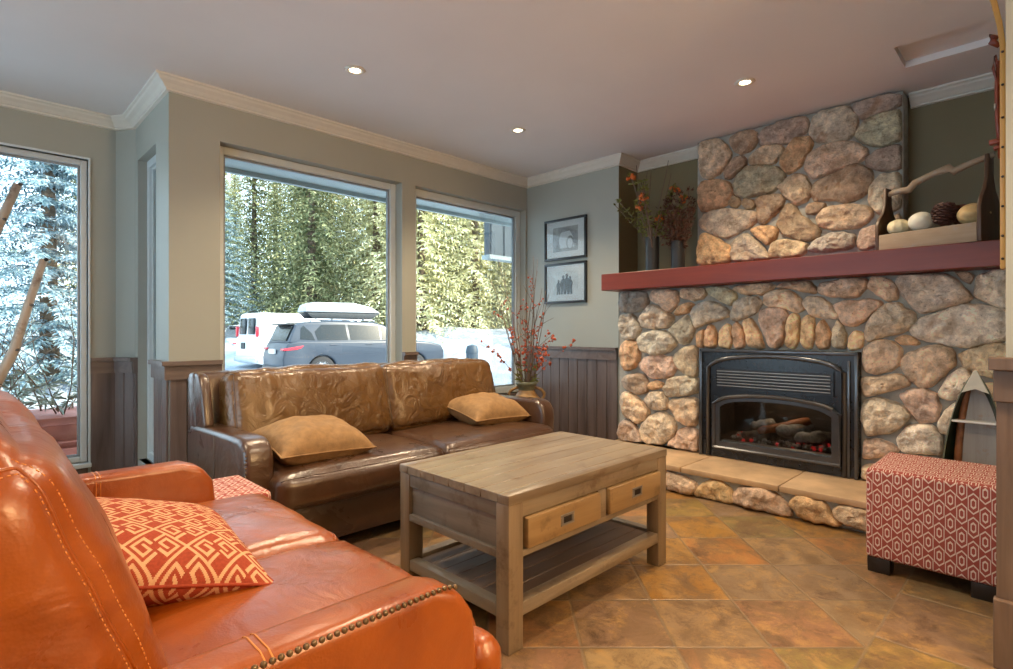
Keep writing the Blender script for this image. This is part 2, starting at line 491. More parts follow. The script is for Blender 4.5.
def glassmat(name, tint=(0.97, 0.985, 0.98), refl=0.6):
    m = bpy.data.materials.new(name); m.use_nodes = True
    nt = m.node_tree; nt.nodes.clear()
    o = nt.nodes.new('ShaderNodeOutputMaterial')
    tr = nd(nt, 'ShaderNodeBsdfTransparent', None, Color=(*tint, 1))
    gl = nd(nt, 'ShaderNodeBsdfGlossy', None, Roughness=0.01)
    fr = nd(nt, 'ShaderNodeFresnel', None, IOR=1.45)
    mx = nt.nodes.new('ShaderNodeMixShader')
    nt.links.new(mth(nt, 'MULTIPLY', fr.outputs[0], refl), mx.inputs[0])
    nt.links.new(tr.outputs[0], mx.inputs[1]); nt.links.new(gl.outputs[0], mx.inputs[2])
    nt.links.new(mx.outputs[0], o.inputs[0])
    MATS[name] = m
    return m
glassmat('glass')
glassmat('fire_glass', (0.75, 0.74, 0.72), 0.8)
def emit(name, col, s):
    m, nt, b = newmat(name, col)
    b.inputs['Emission Color'].default_value = (*col, 1)
    b.inputs['Emission Strength'].default_value = s
    return m
emit('bulb', (1.0, 0.80, 0.52), 14.0)
emit('ember_glow', (0.55, 0.03, 0.025), 0.35)

# ------------------------------------------------------------ room shell
H = 2.44
def sweep(path, prof, mi=0):
    """sweep a closed (offset, z) profile along a plan path; offset goes to the right-hand (room) side"""
    mb = MB(); n = len(prof); m = len(path); rows = []
    for i, p in enumerate(path):
        p = Vector(p)
        ds = []
        if i > 0: ds.append((p - Vector(path[i - 1])).normalized())
        if i < m - 1: ds.append((Vector(path[i + 1]) - p).normalized())
        nn = [Vector((d.y, -d.x)) for d in ds]
        if len(nn) == 1: k = nn[0]
        else:
            k = (nn[0] + nn[1]).normalized(); k = k / max(0.2, k.dot(nn[0]))
        rows.append([(p.x + k.x * o, p.y + k.y * o, z) for o, z in prof])
    vs = [q for r in rows for q in r]; fs = []
    for i in range(m - 1):
        for j in range(n):
            j2 = (j + 1) % n
            fs.append((i * n + j, i * n + j2, (i + 1) * n + j2, (i + 1) * n + j))
    fs.append(tuple(range(n))); fs.append(tuple((m - 1) * n + j for j in range(n - 1, -1, -1)))
    mb.add(vs, fs, mi)
    return mb
M = MATS

struct(MB().box((-2.45, -2.75, -0.12), (4.4, 4.66, 0.0)).build('floor', M['slate_floor']), 'slate tile floor in ochre and rust', 'floor')
cb = MB()
hx0, hx1, hy0, hy1 = 3.363, 3.660, 0.217, 0.574
cb.box((-2.45, -2.75, H), (hx0, 4.66, 2.60)); cb.box((hx1, -2.75, H), (4.4, 4.66, 2.60))
cb.box((hx0, -2.75, H), (hx1, hy0, 2.60)); cb.box((hx0, hy1, H), (hx1, 4.66, 2.60))
ceil = struct(cb.build('ceiling', M['ceiling_white']), 'smooth off-white ceiling', 'ceiling')
struct(MB().box((hx0, hy0, 2.475), (hx1, hy1, 2.49), 0.002).build('trim_hatch', M['ceiling_white']), 'recessed white access panel in the ceiling above the mantel', 'ceiling panel')

def wallbox(name, boxes, mat='paint', label=None):
    mb = MB()
    for a, b in boxes: mb.box(a, b)
    return struct(mb.build(name, M[mat]), label, 'wall')
WZ = (0.42, 2.15)
W1 = (1.116, 2.425); W2 = (2.552, 3.826)
YB = 3.57
wallbox('wall_back', [((0.844, YB, 0), (W1[0], 3.75, H)), ((W1[1], YB, 0), (W2[0], 3.75, H)), ((W2[1], YB, 0), (4.0, 3.75, H)),
                      ((W1[0], YB, WZ[1]), (W1[1], 3.75, H)), ((W2[0], YB, WZ[1]), (W2[1], 3.75, H)),
                      ((W1[0], YB, 0), (W1[1], 3.75, WZ[0])), ((W2[0], YB, 0), (W2[1], 3.75, WZ[0]))], label='sage painted wall with two large windows behind the brown sofa')
YF = 4.53
WL = (-1.45, 0.603)
wallbox('wall_far', [((-2.4, YF, 0), (WL[0], 4.66, H)), ((WL[1], YF, 0), (0.97, 4.66, H)), ((WL[0], YF, 2.135), (WL[1], 4.66, H)), ((WL[0], YF, 0), (WL[1], 4.66, 0.13))], label='sage wall around the left window')
ch = MB(); ch.prism([(0.755, YF), (0.844, 4.40), (0.90, 4.40), (0.90, YF + 0.02)], 0, H, 'xy')
struct(ch.build('wall_corner', M['paint']), 'narrow angled wall strip in the left corner', 'wall')
wallbox('wall_return', [((0.844, 3.7501, 0), (0.96, 3.855, H)), ((0.844, 4.33, 0), (0.96, YF, H)), ((0.844, 3.855, 2.142), (0.96, 4.33, H)), ((0.844, 3.855, 0), (0.96, 4.33, 0.14))], label='side wall of the window pier with a narrow window')
wallbox('wall_right', [((3.85, 2.54, 0), (4.0, YB, H))], label='pale sage wall with two framed photographs')
wallbox('wall_niche_side', [((4.0, 2.54, 1.3), (4.14, 2.70, H)), ((3.852, 2.5385, 1.3), (4.0, 2.5399, H))], 'paint_olive', 'olive side of the niche beside the chimney')
wallbox('wall_niche', [((4.14, 0.10, 0), (4.3, 2.70, H))], 'paint_olive', 'dark olive wall behind the mantel')
wallbox('wall_outer', [((4.3, -2.75, 0), (4.4, 3.75, H))], label='end wall of the passage')
wallbox('wall_front', [((-2.45, -2.75, 0), (4.3, -2.6, H))], label='wall behind the photographer')
wallbox('wall_left', [((-2.45, -2.6, 0), (-2.3, 0.3, H)), ((-2.45, 3.9, 0), (-2.3, 4.66, H)), ((-2.45, 0.3, 2.15), (-2.3, 3.9, H)), ((-2.45, 0.3, 0), (-2.3, 3.9, 0.14))], label='left side wall with a wide window')
wallbox('wall_partition', [((2.2, -0.04, 0), (4.14, 0.1005, H))], label='beige end of the partition wall at the right edge')

crown = [(0, H), (0.078, H), (0.078, H - 0.010), (0.066, H - 0.016), (0.060, H - 0.026), (0.040, H - 0.040), (0.024, H - 0.056), (0.016, H - 0.060), (0.016, H - 0.070), (0, H - 0.074)]
struct(sweep([(-2.3, YF), (0.755, YF), (0.844, 4.40), (0.844, YB), (3.85, YB), (3.85, 2.54), (4.14, 2.54), (4.14, 1.94)], crown).build('trim_1', M['trim_white']), 'cream crown moulding along the window walls and into the niche', 'crown moulding')
struct(sweep([(4.14, 0.62), (4.14, 0.102)], crown).build('trim_2', M['trim_white']), 'short cream crown moulding right of the stone chimney', 'crown moulding')

# board wainscot
TN = [3]
def wains(path, ztop=0.835, bw=0.105, z0=0.0, cap=True, name=None, label=''):
    mb = MB()
    for (a, b) in zip(path[:-1], path[1:]):
        a = Vector(a); b = Vector(b); d = (b - a); L = d.length; d.normalize(); nrm = Vector((d.y, -d.x))
        k = max(1, round(L / bw)); w = L / k
        ang = math.atan2(d.y, d.x)
        for i in range(k):
            T = Matrix.Translation((a.x, a.y, 0)) @ Matrix.Rotation(ang, 4, 'Z')
            mb.box((i * w + 0.0022, -0.014, z0), ((i + 1) * w - 0.0022, 0.0, ztop - 0.02), 0.0025, M=T, seg=1)
    o = struct(mb.build('trim_%d' % TN[0], M['wainscot']), label + ' - vertical dark boards', 'wainscot'); TN[0] += 1
    if cap:
        pr = [(0, ztop), (0.042, ztop), (0.042, ztop - 0.024), (0.027, ztop - 0.026), (0.027, ztop - 0.105), (0, ztop - 0.105)]
        struct(sweep(path, pr).build('trim_%d' % TN[0], M['wainscot_cap']), label + ' - flat cap rail', 'wainscot cap'); TN[0] += 1
wains([(WL[1] + 0.012, YF), (0.755, YF), (0.844, 4.40), (0.844, 4.332)], 0.822, label='wainscot right of the left window')
wains([(0.844, 3.853), (0.844, YB), (W1[0] + 0.004, YB)], 0.826, label='wainscot round the window pier')
wains([(W1[1], YB), (W2[0], YB)], 0.836, label='wainscot post between the two windows')
wains([(3.85, YB - 0.002), (3.85, 2.545)], 0.862, 0.10, label='wainscot under the framed photographs')
wains([(W1[0] + 0.01, YB), (W1[1] - 0.01, YB)], WZ[0] + 0.02, 0.11, cap=False, label='wainscot below the first window')
wains([(W2[0] + 0.01, YB), (W2[1] - 0.01, YB)], WZ[0] + 0.02, 0.11, cap=False, label='wainscot below the second window')
wains([(-1.45, YF), (WL[1], YF)], 0.145, 0.16, cap=False, label='boards under the left window')

# partition post cladding at the right edge
pb = MB(); pb.box((2.188, -0.045, 0.2), (2.205, 0.121, 0.90), 0.001); pb.box((2.205, 0.0990, 0.2), (2.40, 0.121, 0.90), 0.001)
struct(pb.build('trim_partition', M['post_wood']), 'brown wood cladding on the partition end', 'wainscot')
pb = MB(); pb.box((2.150, -0.06, 0.884), (2.212, 0.137, 0.922), 0.003); pb.box((2.172, -0.05, 0.79), (2.206, 0.127, 0.884), 0.003)
struct(pb.build('trim_partition_cap', M['post_wood']), 'brown wood cap on the partition end', 'wainscot cap')
struct(MB().box((2.170, -0.05, 0.0), (2.206, 0.127, 0.205), 0.004).build('baseboard_partition', M['post_wood']), 'tall wood baseboard of the partition end', 'baseboard')

# windows
def window(n, axis, a, b, z0, z1, plane, fw, label, out=1, sillw=0.06, depth=0.06):
    """frame set back in the wall; a..b along the wall, plane = room-side face of the frame"""
    def P(u, d, z): return (u, plane + out * d, z) if axis == 'y' else (plane + out * d, u, z)
    def bx(mb, u0, u1, d0, d1, zz0, zz1, bev=0.004):
        p, q = P(u0, d0, zz0), P(u1, d1, zz1)
        mb.box(tuple(map(min, p, q)), tuple(map(max, p, q)), bev)
    r = thing('window_%d' % n, label, 'window'); r['kind'] = 'structure'
    f = MB()
    bx(f, a, a + fw, 0, depth, z0, z1); bx(f, b - fw, b, 0, depth, z0, z1)
    bx(f, a + fw, b - fw, 0, depth, z1 - fw, z1); bx(f, a + fw, b - fw, 0, depth, z0, z0 + fw)
    f.build('window_frame', M['vinyl'], r)
    s = MB(); g = fw; w = 0.014
    bx(s, a + g, a + g + w, 0.018, 0.045, z0 + g, z1 - g, 0.002); bx(s, b - g - w, b - g, 0.018, 0.045, z0 + g, z1 - g, 0.002)
    bx(s, a + g + w, b - g - w, 0.018, 0.045, z1 - g - w, z1 - g, 0.002); bx(s, a + g + w, b - g - w, 0.018, 0.045, z0 + g, z0 + g + w, 0.002)
    s.build('glazing_bead', M['vinyl' if n == 4 else 'vinyl_dark'], r)
    p = MB(); bx(p, a + g + w, b - g - w, 0.028, 0.034, z0 + g + w, z1 - g - w, 0)
    p.build('pane', M['glass'], r)
    if sillw:
        q = MB(); bx(q, a - 0.015, b + 0.015, -sillw, 0.0, z0 - 0.03, z0, 0.006)
        q.build('window_sill', M['vinyl'], r)
    return r
window(1, 'y', WL[0], WL[1], 0.13, 2.135, 4.56, 0.036, 'large left window looking at the frosty spruce', sillw=0.07)
window(2, 'y', W1[0], W1[1], WZ[0], WZ[1], 3.655, 0.048, 'large window showing the parked cars', sillw=0.09)
window(3, 'y', W2[0], W2[1], WZ[0], WZ[1], 3.640, 0.058, 'window near the corner showing snow and golden lit trees', sillw=0.075)
window(4, 'x', 3.855, 4.33, 0.14, 2.142, 0.895, 0.05, 'narrow window in the side of the pier', sillw=0.05)
window(5, 'x', 0.3, 3.9, 0.14, 2.15, -2.36, 0.06, 'wide window in the left side wall', out=-1, sillw=0.05)
# white liner of the left window opening
cs = MB()
cs.box((WL[1], YF - 0.012, 0.10), (WL[1] + 0.012, YF + 0.03, 2.148), 0.002); cs.box((WL[0], YF - 0.012, 2.135), (WL[1], YF + 0.03, 2.148), 0.002)
struct(cs.build('trim_window', M['vinyl']), 'thin pale casing of the left window', 'window casing')

# recessed ceiling lights
def downlight(x, y, label, power=75.0, first=None):
    r = thing('recessed_light', label, 'ceiling light', (x, y, H), group=None)
    MB().lathe([(0.030, -0.001), (0.033, -0.006), (0.050, -0.005), (0.056, 0.0), (0.030, 0.0)], n=32).build('trim_ring', M['trim_white'], r, True)
    MB().lathe([(0.030, -0.002), (0.024, -0.0035), (0.0, -0.004)], n=24).build('bulb', M['bulb'], r, True)
    lamp('spot', (0, 0, -0.03), power, WARM, 0.035, r, spot=128, blend=0.9)
    return r
downlight(1.543, 2.725, 'recessed ceiling light nearest the left window pier')
downlight(2.829, 2.713, 'recessed ceiling light nearest the framed photographs')
downlight(3.212, 1.262, 'recessed ceiling light nearest the stone chimney')
for (x, y, t) in ((1.55, 0.9, 'above the coffee table, outside the photograph'), (0.2, 2.0, 'above the orange sofa, outside the photograph'), (1.6, -0.9, 'behind the photographer, toward the hall'), (-0.6, -0.6, 'behind the photographer, toward the lounge')):
    downlight(x, y, 'added recessed ceiling light ' + t)  # extra downlights out of view, added to light the room

# ------------------------------------------------------------ stone fireplace
UP="""
tan 1893,2413 1817,2428 1737,2408 1682,2340 1662,2281 1693,2222 1749,2168 1817,2143 1887,2174 1896,2289
brown 1665,2401 1627,2430 1543,2434 1491,2410 1470,2353 1491,2305 1532,2273 1585,2274 1638,2308 1662,2346
mauve 1455,2370 1420,2403 1322,2428 1209,2432 1159,2414 1149,2361 1163,2316 1227,2287 1284,2271 1361,2289 1445,2299
brown 1715,2139 1704,2203 1638,2254 1574,2256 1548,2223 1553,2182 1606,2150 1660,2107 1698,2114
tan 1537,2221 1491,2263 1410,2286 1332,2277 1303,2240 1322,2193 1361,2151 1440,2152 1522,2185
orange 1314,2141 1303,2199 1265,2251 1223,2294 1141,2283 1122,2225 1158,2154 1215,2086 1265,2069 1303,2097
green 1644,2047 1617,2112 1543,2169 1440,2155 1332,2114 1294,2063 1313,2006 1381,1962 1471,1950 1564,1955 1622,1994
orange 1901,2073 1875,2124 1783,2126 1693,2095 1644,2026 1655,1963 1704,1922 1794,1903 1875,1905 1901,1959
brown 1677,1939 1644,1977 1601,1964 1590,1925 1617,1891 1666,1905
brown 1590,1919 1564,1947 1512,1938 1486,1897 1501,1862 1564,1870
brown 1486,1928 1420,1943 1332,1938 1294,1906 1313,1853 1361,1799 1420,1751 1461,1762 1476,1848
tan 1332,1984 1284,2031 1237,2054 1173,2039 1137,1982 1137,1893 1173,1855 1228,1854 1279,1903 1303,1943
greytan 1893,1834 1852,1884 1737,1897 1596,1872 1491,1840 1476,1795 1522,1749 1617,1708 1704,1681 1783,1718 1875,1775
orange 1532,1719 1450,1739 1361,1722 1337,1683 1361,1624 1415,1602 1461,1647
brown 1342,1725 1322,1804 1275,1857 1237,1856 1200,1785 1137,1726 1083,1670 1092,1622 1164,1596 1237,1620 1313,1670
orange 1910,1587 1893,1709 1863,1734 1771,1695 1671,1617 1660,1540 1693,1500 1840,1496 1899,1512
greytan 1655,1561 1638,1646 1553,1700 1481,1639 1420,1559 1400,1505 1522,1500 1649,1504
tan 1395,1546 1371,1605 1303,1628 1209,1602 1155,1576 1164,1512 1246,1500 1391,1506
grey 1154,1531 1101,1595 992,1631 880,1608 895,1521 1017,1508
greytan 1133,2316 1117,2400 1046,2450 939,2428 880,2369 869,2282 902,2214 1015,2217 1109,2254
mauve 895,2423 809,2448 712,2443 639,2412 639,2356 699,2333 781,2316 844,2317
green 873,2232 823,2303 726,2325 652,2312 632,2235 639,2149 726,2121 837,2165
tan 1165,2075 1133,2175 1046,2207 910,2199 830,2138 820,2078 880,2041 1015,2018 1109,2002
mauve 823,2070 753,2103 645,2118 632,2027 643,1974 739,1966 809,2017
brown 1128,1908 1101,1974 984,2020 880,2041 809,2000 795,1931 823,1854 910,1810 1030,1848 1109,1852
greytan 809,1802 795,1898 739,1953 645,1942 635,1788 658,1728 753,1710
brown 1165,1808 1133,1847 1054,1834 1046,1798 1109,1764 1157,1771
tan 1093,1744 1046,1798 910,1802 795,1758 795,1700 866,1644 1015,1655 1085,1690
pink 873,1561 852,1625 795,1651 739,1635 732,1528 795,1510 866,1513
greytan 726,1609 712,1680 645,1702 626,1596 632,1533 712,1534"""
LO="""
dark 2366,1230 2343,1298 2224,1302 2148,1284 2121,1230 2148,1164 2235,1143 2326,1140 2360,1171
tan 2099,1267 2073,1294 1970,1303 1900,1285 1885,1230 1910,1167 1960,1136 2031,1189 2084,1219
tan 1866,1256 1851,1296 1774,1315 1700,1297 1677,1256 1700,1222 1774,1209 1841,1228
green 1677,1283 1646,1307 1557,1298 1489,1264 1476,1221 1514,1168 1583,1200 1637,1237
greytan 2202,1089 2169,1117 2105,1192 2021,1170 1940,1112 1920,1075 1970,1025 2084,1016 2169,1031
orange 1915,1130 1870,1184 1803,1199 1774,1181 1793,1136 1851,1115 1900,1112
grey 1774,1118 1756,1171 1682,1199 1610,1192 1531,1138 1523,1095 1583,1079 1673,1054 1746,1020 1770,1064
grey 2360,1062 2337,1121 2269,1129 2213,1089 2186,1012 2224,954 2280,934 2343,953
grey 2207,940 2150,990 2029,1006 1923,972 1898,914 1944,856 2072,823 2162,850
green 1950,1010 1881,1058 1824,1114 1791,1066 1761,1010 1791,935 1841,906 1902,953
orange 2354,897 2277,929 2207,910 2196,809 2231,727 2313,698 2354,762
pink 2185,729 2162,800 2051,824 1923,808 1892,743 1944,673 2095,650
greytan 1912,828 1861,877 1761,894 1732,843 1737,731 1761,684 1841,698 1902,761
mauve 2349,618 2301,666 2162,680 2121,613 2135,542 2207,522 2313,558
orange 2121,603 2095,630 2007,630 1997,598 2040,569 2112,569
grey 1997,582 1944,663 1800,687 1732,657 1732,583 1820,548 1965,526
greytan 2162,480 2117,543 2018,561 1969,507 1975,438 2040,418 2117,434
tan 2368,451 2337,526 2254,522 2162,460 2112,405 2150,341 2231,311 2325,351
tan 1960,498 1861,526 1741,531 1730,435 1751,349 1820,331 1902,379
greytan 2185,276 2117,364 2007,410 1933,375 1902,302 1965,197 2072,152 2162,189
mauve 2368,264 2337,319 2254,308 2185,226 2162,159 2301,139 2368,160
pink 1965,178 1881,295 1800,324 1732,305 1732,157 1800,131 1923,136
grey 2361,78 2301,118 2185,125 2117,76 2139,-7 2325,-40
tan 2106,108 1986,156 1923,107 1861,79 1881,34 2072,0
tan 1483,1279 1422,1312 1274,1308 1232,1285 1255,1252 1342,1226 1442,1241
brown 1222,1270 1180,1302 1108,1312 1038,1302 999,1253 1012,1220 1099,1248 1162,1262
tan 986,1247 961,1288 871,1300 777,1305 738,1274 761,1222 815,1188 903,1197 970,1218
tan 736,1237 721,1299 683,1305 631,1275 602,1238 602,1177 638,1161 690,1199
grey 1510,1113 1483,1186 1422,1222 1342,1221 1313,1169 1352,1120 1422,1080 1499,1071
tan 1303,1179 1284,1233 1227,1260 1135,1241 1081,1190 1077,1132 1108,1109 1190,1145 1284,1158
greytan 1068,1175 1046,1208 995,1210 920,1151 887,1099 895,1072 970,1078 1029,1093 1059,1132
pink 899,1145 863,1174 775,1175 691,1170 672,1140 736,1074 792,1030 848,1030 879,1099
orange 1755,958 1726,1000 1697,1007 1683,952 1694,891 1747,889
orange 1686,993 1659,1041 1627,1027 1606,973 1610,892 1676,884
gold 1592,976 1548,1053 1509,1030 1498,928 1525,887 1582,893
orange 1499,1029 1473,1066 1432,1008 1417,926 1432,890 1483,889
gold 1427,1065 1387,1085 1347,1039 1313,948 1298,893 1387,891 1412,967
pink 1332,1109 1274,1148 1190,1140 1158,1096 1171,1018 1194,920 1236,894 1265,909 1313,1038
gold 1171,949 1162,1067 1135,1105 1099,1095 1090,1027 1099,921 1135,892 1171,910
gold 1081,970 1077,1070 1051,1098 1012,1074 1005,989 1021,904 1055,892 1077,912
orange 1003,932 999,1017 965,1068 932,1017 922,952 936,905 986,893
greytan 916,924 912,1008 891,1063 859,1026 843,971 847,907 895,902
gold 835,917 831,971 800,1003 765,994 755,945 769,900 823,892
greytan 602,1265 587,1307 496,1305 389,1289 350,1249 297,1172 325,1145 402,1123 489,1095 531,1131 580,1211
brown 357,1315 344,1327 300,1315 284,1277 297,1233 331,1264
greytan 281,1220 263,1276 220,1304 167,1308 138,1306 138,1111 185,1112 244,1146 275,1179
pale 531,1010 496,1061 415,1102 337,1133 250,1130 179,1096 144,1080 144,970 202,954 312,920 389,931 476,951 517,976
greytan 752,1002 713,1092 646,1152 595,1146 531,1088 524,1045 566,1002 653,975 729,943 748,965
orange 613,953 573,984 545,976 499,933 531,922 580,923
tan 766,848 744,914 693,950 619,941 579,893 587,825 627,784 685,761 748,778
pink 591,815 571,864 493,914 418,925 367,889 360,835 396,778 448,718 501,696 539,741
tan 339,872 311,900 249,928 189,938 144,904 144,835 209,766 276,793 318,818
tan 763,696 757,737 676,752 603,766 563,749 547,711 587,689 668,654 753,627
pale 422,683 396,750 346,803 318,809 290,765 297,711 332,663 382,640 411,656
pink 591,650 539,683 470,693 433,663 414,600 426,543 463,515 516,523 563,595
greytan 763,514 757,606 668,624 579,593 547,538 579,486 651,433 744,416
pale 599,406 571,468 524,503 448,503 411,433 411,358 571,347 591,368
pale 429,514 404,582 346,634 318,628 332,526 375,466 418,478
pink 761,343 757,389 693,403 627,383 595,348 676,296 757,283 761,302
tan 283,685 249,741 170,738 157,660 209,603 270,623
greytan 353,441 311,519 222,539 170,502 176,413 318,373
tan 761,151 757,242 651,271 571,265 555,191 651,133 744,114
greytan 547,221 532,301 418,329 375,290 389,214 493,174"""
HE="""
tan 1717,117 1631,109 1539,87 1514,45 1555,6 1691,-15 1726,34
gold 1531,27 1474,100 1381,125 1320,85 1298,31 1320,-4 1443,-8 1523,-3
pink 1298,60 1262,109 1135,130 1054,98 996,41 1002,6 1108,2 1233,9 1291,18
orange 1002,81 964,124 890,133 842,117 783,51 760,18 878,2 964,22
tan 795,88 760,122 661,125 607,106 607,19 715,29 783,51
greytan 2027,129 1949,160 1816,157 1735,114 1744,23 1910,15 2017,45
tan 2390,160 2257,181 2108,168 2057,124 2067,62 2257,46 2390,68
greytan 576,89 525,138 427,137 380,90 408,24 525,16"""

SC_COL_ = {'tan': (0.50, 0.39, 0.27), 'brown': (0.33, 0.24, 0.165), 'mauve': (0.34, 0.27, 0.24), 'orange': (0.52, 0.33, 0.17), 'green': (0.37, 0.38, 0.29),
          'greytan': (0.44, 0.385, 0.31), 'pink': (0.47, 0.34, 0.27), 'grey': (0.37, 0.355, 0.325), 'dark': (0.22, 0.22, 0.21), 'gold': (0.60, 0.43, 0.23), 'pale': (0.54, 0.49, 0.42)}
SC_COL = {k: tuple(0.30 * (sum(c) / 3) + 0.70 * q for q in c) for k, c in SC_COL_.items()}
SC_COL = {k: (c[0] * 1.42, c[1] * 1.33, c[2] * 1.20) for k, c in SC_COL.items()}
def chaikin(P, k=2):
    for _ in range(k):
        Q = []
        for i in range(len(P)):
            a = P[i]; b = P[(i + 1) % len(P)]
            Q += [a * 0.83 + b * 0.17, a * 0.17 + b * 0.83]
        P = Q
    R_ = []
    for i in range(len(P)):
        a = P[i]; b = P[(i + 1) % len(P)]; k = max(1, int((b - a).length / 0.012))
        R_ += [a.lerp(b, j / k) for j in range(k)]
    return R_
def stones(mb, txt, X, dome, ylim, zlim, seed, tone=1.0):
    rnd = random.Random(seed)
    for line in txt.strip().split('\n'):
        cn, *pts = line.split()
        P = [Vector([float(q) / 1000 for q in p.split(',')]) for p in pts]
        P = [Vector((min(max(p.x, ylim[0]), ylim[1]), min(max(p.y, zlim[0]), zlim[1]))) for p in P]
        c0 = sum(P, Vector((0, 0))) / len(P)
        P = [c0 + (p - c0) * 1.10 for p in P]
        P = chaikin(P)
        size = min(max((p - c0).length for p in P), 0.2)
        h = min(dome, 0.018 + size * 0.30) * rnd.uniform(0.85, 1.15)
        base = SC_COL[cn]; j = rnd.uniform(0.9, 1.1) * tone
        col = (base[0] * j, base[1] * j * rnd.uniform(0.97, 1.03), base[2] * j * rnd.uniform(0.94, 1.06), 1)
        rings = [(1.0, -0.02), (0.995, 0.15), (0.97, 0.48), (0.92, 0.74), (0.84, 0.88), (0.74, 0.95), (0.62, 0.99), (0.50, 1.01), (0.38, 1.03), (0.26, 1.04), (0.13, 1.05)]
        n = len(P); vs = []; fs = []
        tilt = Vector((rnd.uniform(-1, 1), rnd.uniform(-1, 1))) * 0.35
        off = rnd.uniform(0, 50)
        for s, hh in rings:
            for p in P:
                q = c0 + (p - c0) * s
                e = (p - c0) * s
                nz = noise.noise((q.x * 12 + off, q.y * 12, off)) * 0.7 + (0.5 - abs(noise.noise((q.x * 17 + off, q.y * 17, off + 4)))) * 0.5 + noise.noise((q.x * 38 + off, q.y * 38, off)) * 0.35
                hx = h * (hh + (tilt.dot(e) / max(size, 0.03)) * (hh if hh > 0 else 0) * 0.7 + nz * 0.62 * max(0, hh))
                wz = noise.noise((q.x * 25, q.y * 25, off + 7)) * 0.010 * s
                q2 = q + (p - c0).normalized() * wz
                vs.append((X - hx, min(max(q2.x, ylim[0]), ylim[1]), min(max(q2.y, zlim[0]), zlim[1])))
        vs.append((X - h * 1.06, c0.x, c0.y))
        for r in range(len(rings) - 1):
            for k in range(n):
                k2 = (k + 1) % n
                fs.append((r * n + k, r * n + k2, (r + 1) * n + k2, (r + 1) * n + k))
        for k in range(n):
            fs.append(((len(rings) - 1) * n + k, (len(rings) - 1) * n + (k + 1) % n, len(vs) - 1))
        b0 = mb.add(vs, fs, 1)
        for i in range(len(vs)): mb.col[b0 + i] = col
FX = 3.625; OY = (0.775, 1.685); OZ = (0.165, 0.862)
fp = thing('stone_fireplace', 'river stone fireplace wall with raised hearth and chimney breast', 'fireplace', (3.6, 1.26, 0.0))
FO = (3.6, 1.26, 0.0)
mb = MB()
for a, b in (((FX, OY[1], 0), (4.139, 2.385, 1.306)), ((FX, 0.1015, 0), (4.139, OY[0], 1.306)), ((FX, OY[0], OZ[1]), (4.139, OY[1], 1.306)), ((FX, OY[0], 0), (4.139, OY[1], OZ[0]))):
    mb.box(a, b)
stones(mb, LO, FX + 0.004, 0.062, (0.105, 2.382), (0.17, 1.302), 3, 1.25)
mb.build('surround', [M['mortar'], M['stone']], fp, off=FO, angle=50)
mb = MB(); mb.box((3.985, 0.632, 1.43), (4.139, 1.925, H - 0.001), 0.01)
stones(mb, UP, 3.988, 0.055, (0.64, 1.92), (1.432, 2.43), 5)
mb.build('chimney_breast', [M['mortar'], M['stone']], fp, off=FO, angle=50)
mb = MB(); mb.box((3.165, 0.1015, 0.0), (FX - 0.001, 2.385, 0.132), 0.004)
stones(mb, HE, 3.168, 0.050, (0.105, 2.38), (0.003, 0.135), 9)
mb.build('hearth', [M['mortar'], M['stone']], fp, off=FO, angle=50)
# hearth flagstones
mb = MB(); ys = [0.103, 0.60, 1.05, 1.62, 2.0, 2.384]
for y0, y1 in zip(ys[:-1], ys[1:]):
    mb.box((3.128, y0 + 0.002, 0.130), (FX - 0.002, y1 - 0.002, 0.164), 0.006)
mb.build('hearth_slab', M['slab'], fp, off=FO, angle=40)
fp['kind'] = 'thing'

tag(MB().box((3.45, 0.1015, 1.306), (4.139, 2.432, 1.430), 0.004).build('mantel_shelf', M['mantel'], off=(3.8, 1.28, 1.306)), 'thick polished red-brown mantel beam across the stone fireplace', 'mantel')

# fireplace insert
ins = thing('gas_fireplace', 'black gas fireplace insert with louvres and arched glass front', 'fireplace insert', (3.6, 1.23, 0.165))
IO = (3.6, 1.23, 0.165)
def arch(y0, y1, z0, zs, zt, n=20):
    """outline with a shallow arched top: zs at the shoulders, zt at the crown, rounded shoulders"""
    P = [(y0, z0), (y1, z0)]
    c = (y0 + y1) / 2; hw = (y1 - y0) / 2
    for i in range(n + 1):
        a = -1 + 2 * i / n
        y = c - a * hw
        t = abs(a)
        P.append((y, zt - (zt - zs) * (0.55 * t ** 2 + 0.45 * t ** 9)))
    return P
def ring(mb, outer, inner, x0, x1, mi=0):
    n = len(outer)
    vs = [(x0, y, z) for y, z in outer] + [(x0, y, z) for y, z in inner] + [(x1, y, z) for y, z in outer] + [(x1, y, z) for y, z in inner]
    fs = []
    for i in range(n):
        j = (i + 1) % n
        fs += [(i, j, n + j, n + i), (2 * n + i, 3 * n + i, 3 * n + j, 2 * n + j), (i, 2 * n + i, 2 * n + j, j), (n + i, n + j, 3 * n + j, 3 * n + i)]
    mb.add(vs, fs, mi)
def tubeloop(mb, pts, x, r, mi=0):
    P = [(x, y, z) for y, z in pts]
    mb.tube(P, r, 8, mi)
XF = 3.555
y0, y1, z0, z1 = 0.772, 1.702, 0.166, 0.880
door_o = arch(0.862, 1.600, 0.232, 0.520, 0.590); door_i = arch(0.905, 1.560, 0.272, 0.500, 0.556)
sur = MB()
full = [(y0, z0), (y1, z0)] + [(y1 - (y1 - y0) * i / 20, z1) for i in range(21)]
ring(sur, full, door_o, XF + 0.012, XF + 0.055)
sur.box((XF + 0.012, y0, z0), (3.64, y0 + 0.02, z1)); sur.box((XF + 0.012, y1 - 0.02, z0), (3.64, y1, z1)); sur.box((XF + 0.012, y0, z1 - 0.02), (3.64, y1, z1))
sur.build('faceplate', M['black_metal'], ins, off=IO, angle=35)
tr = MB()
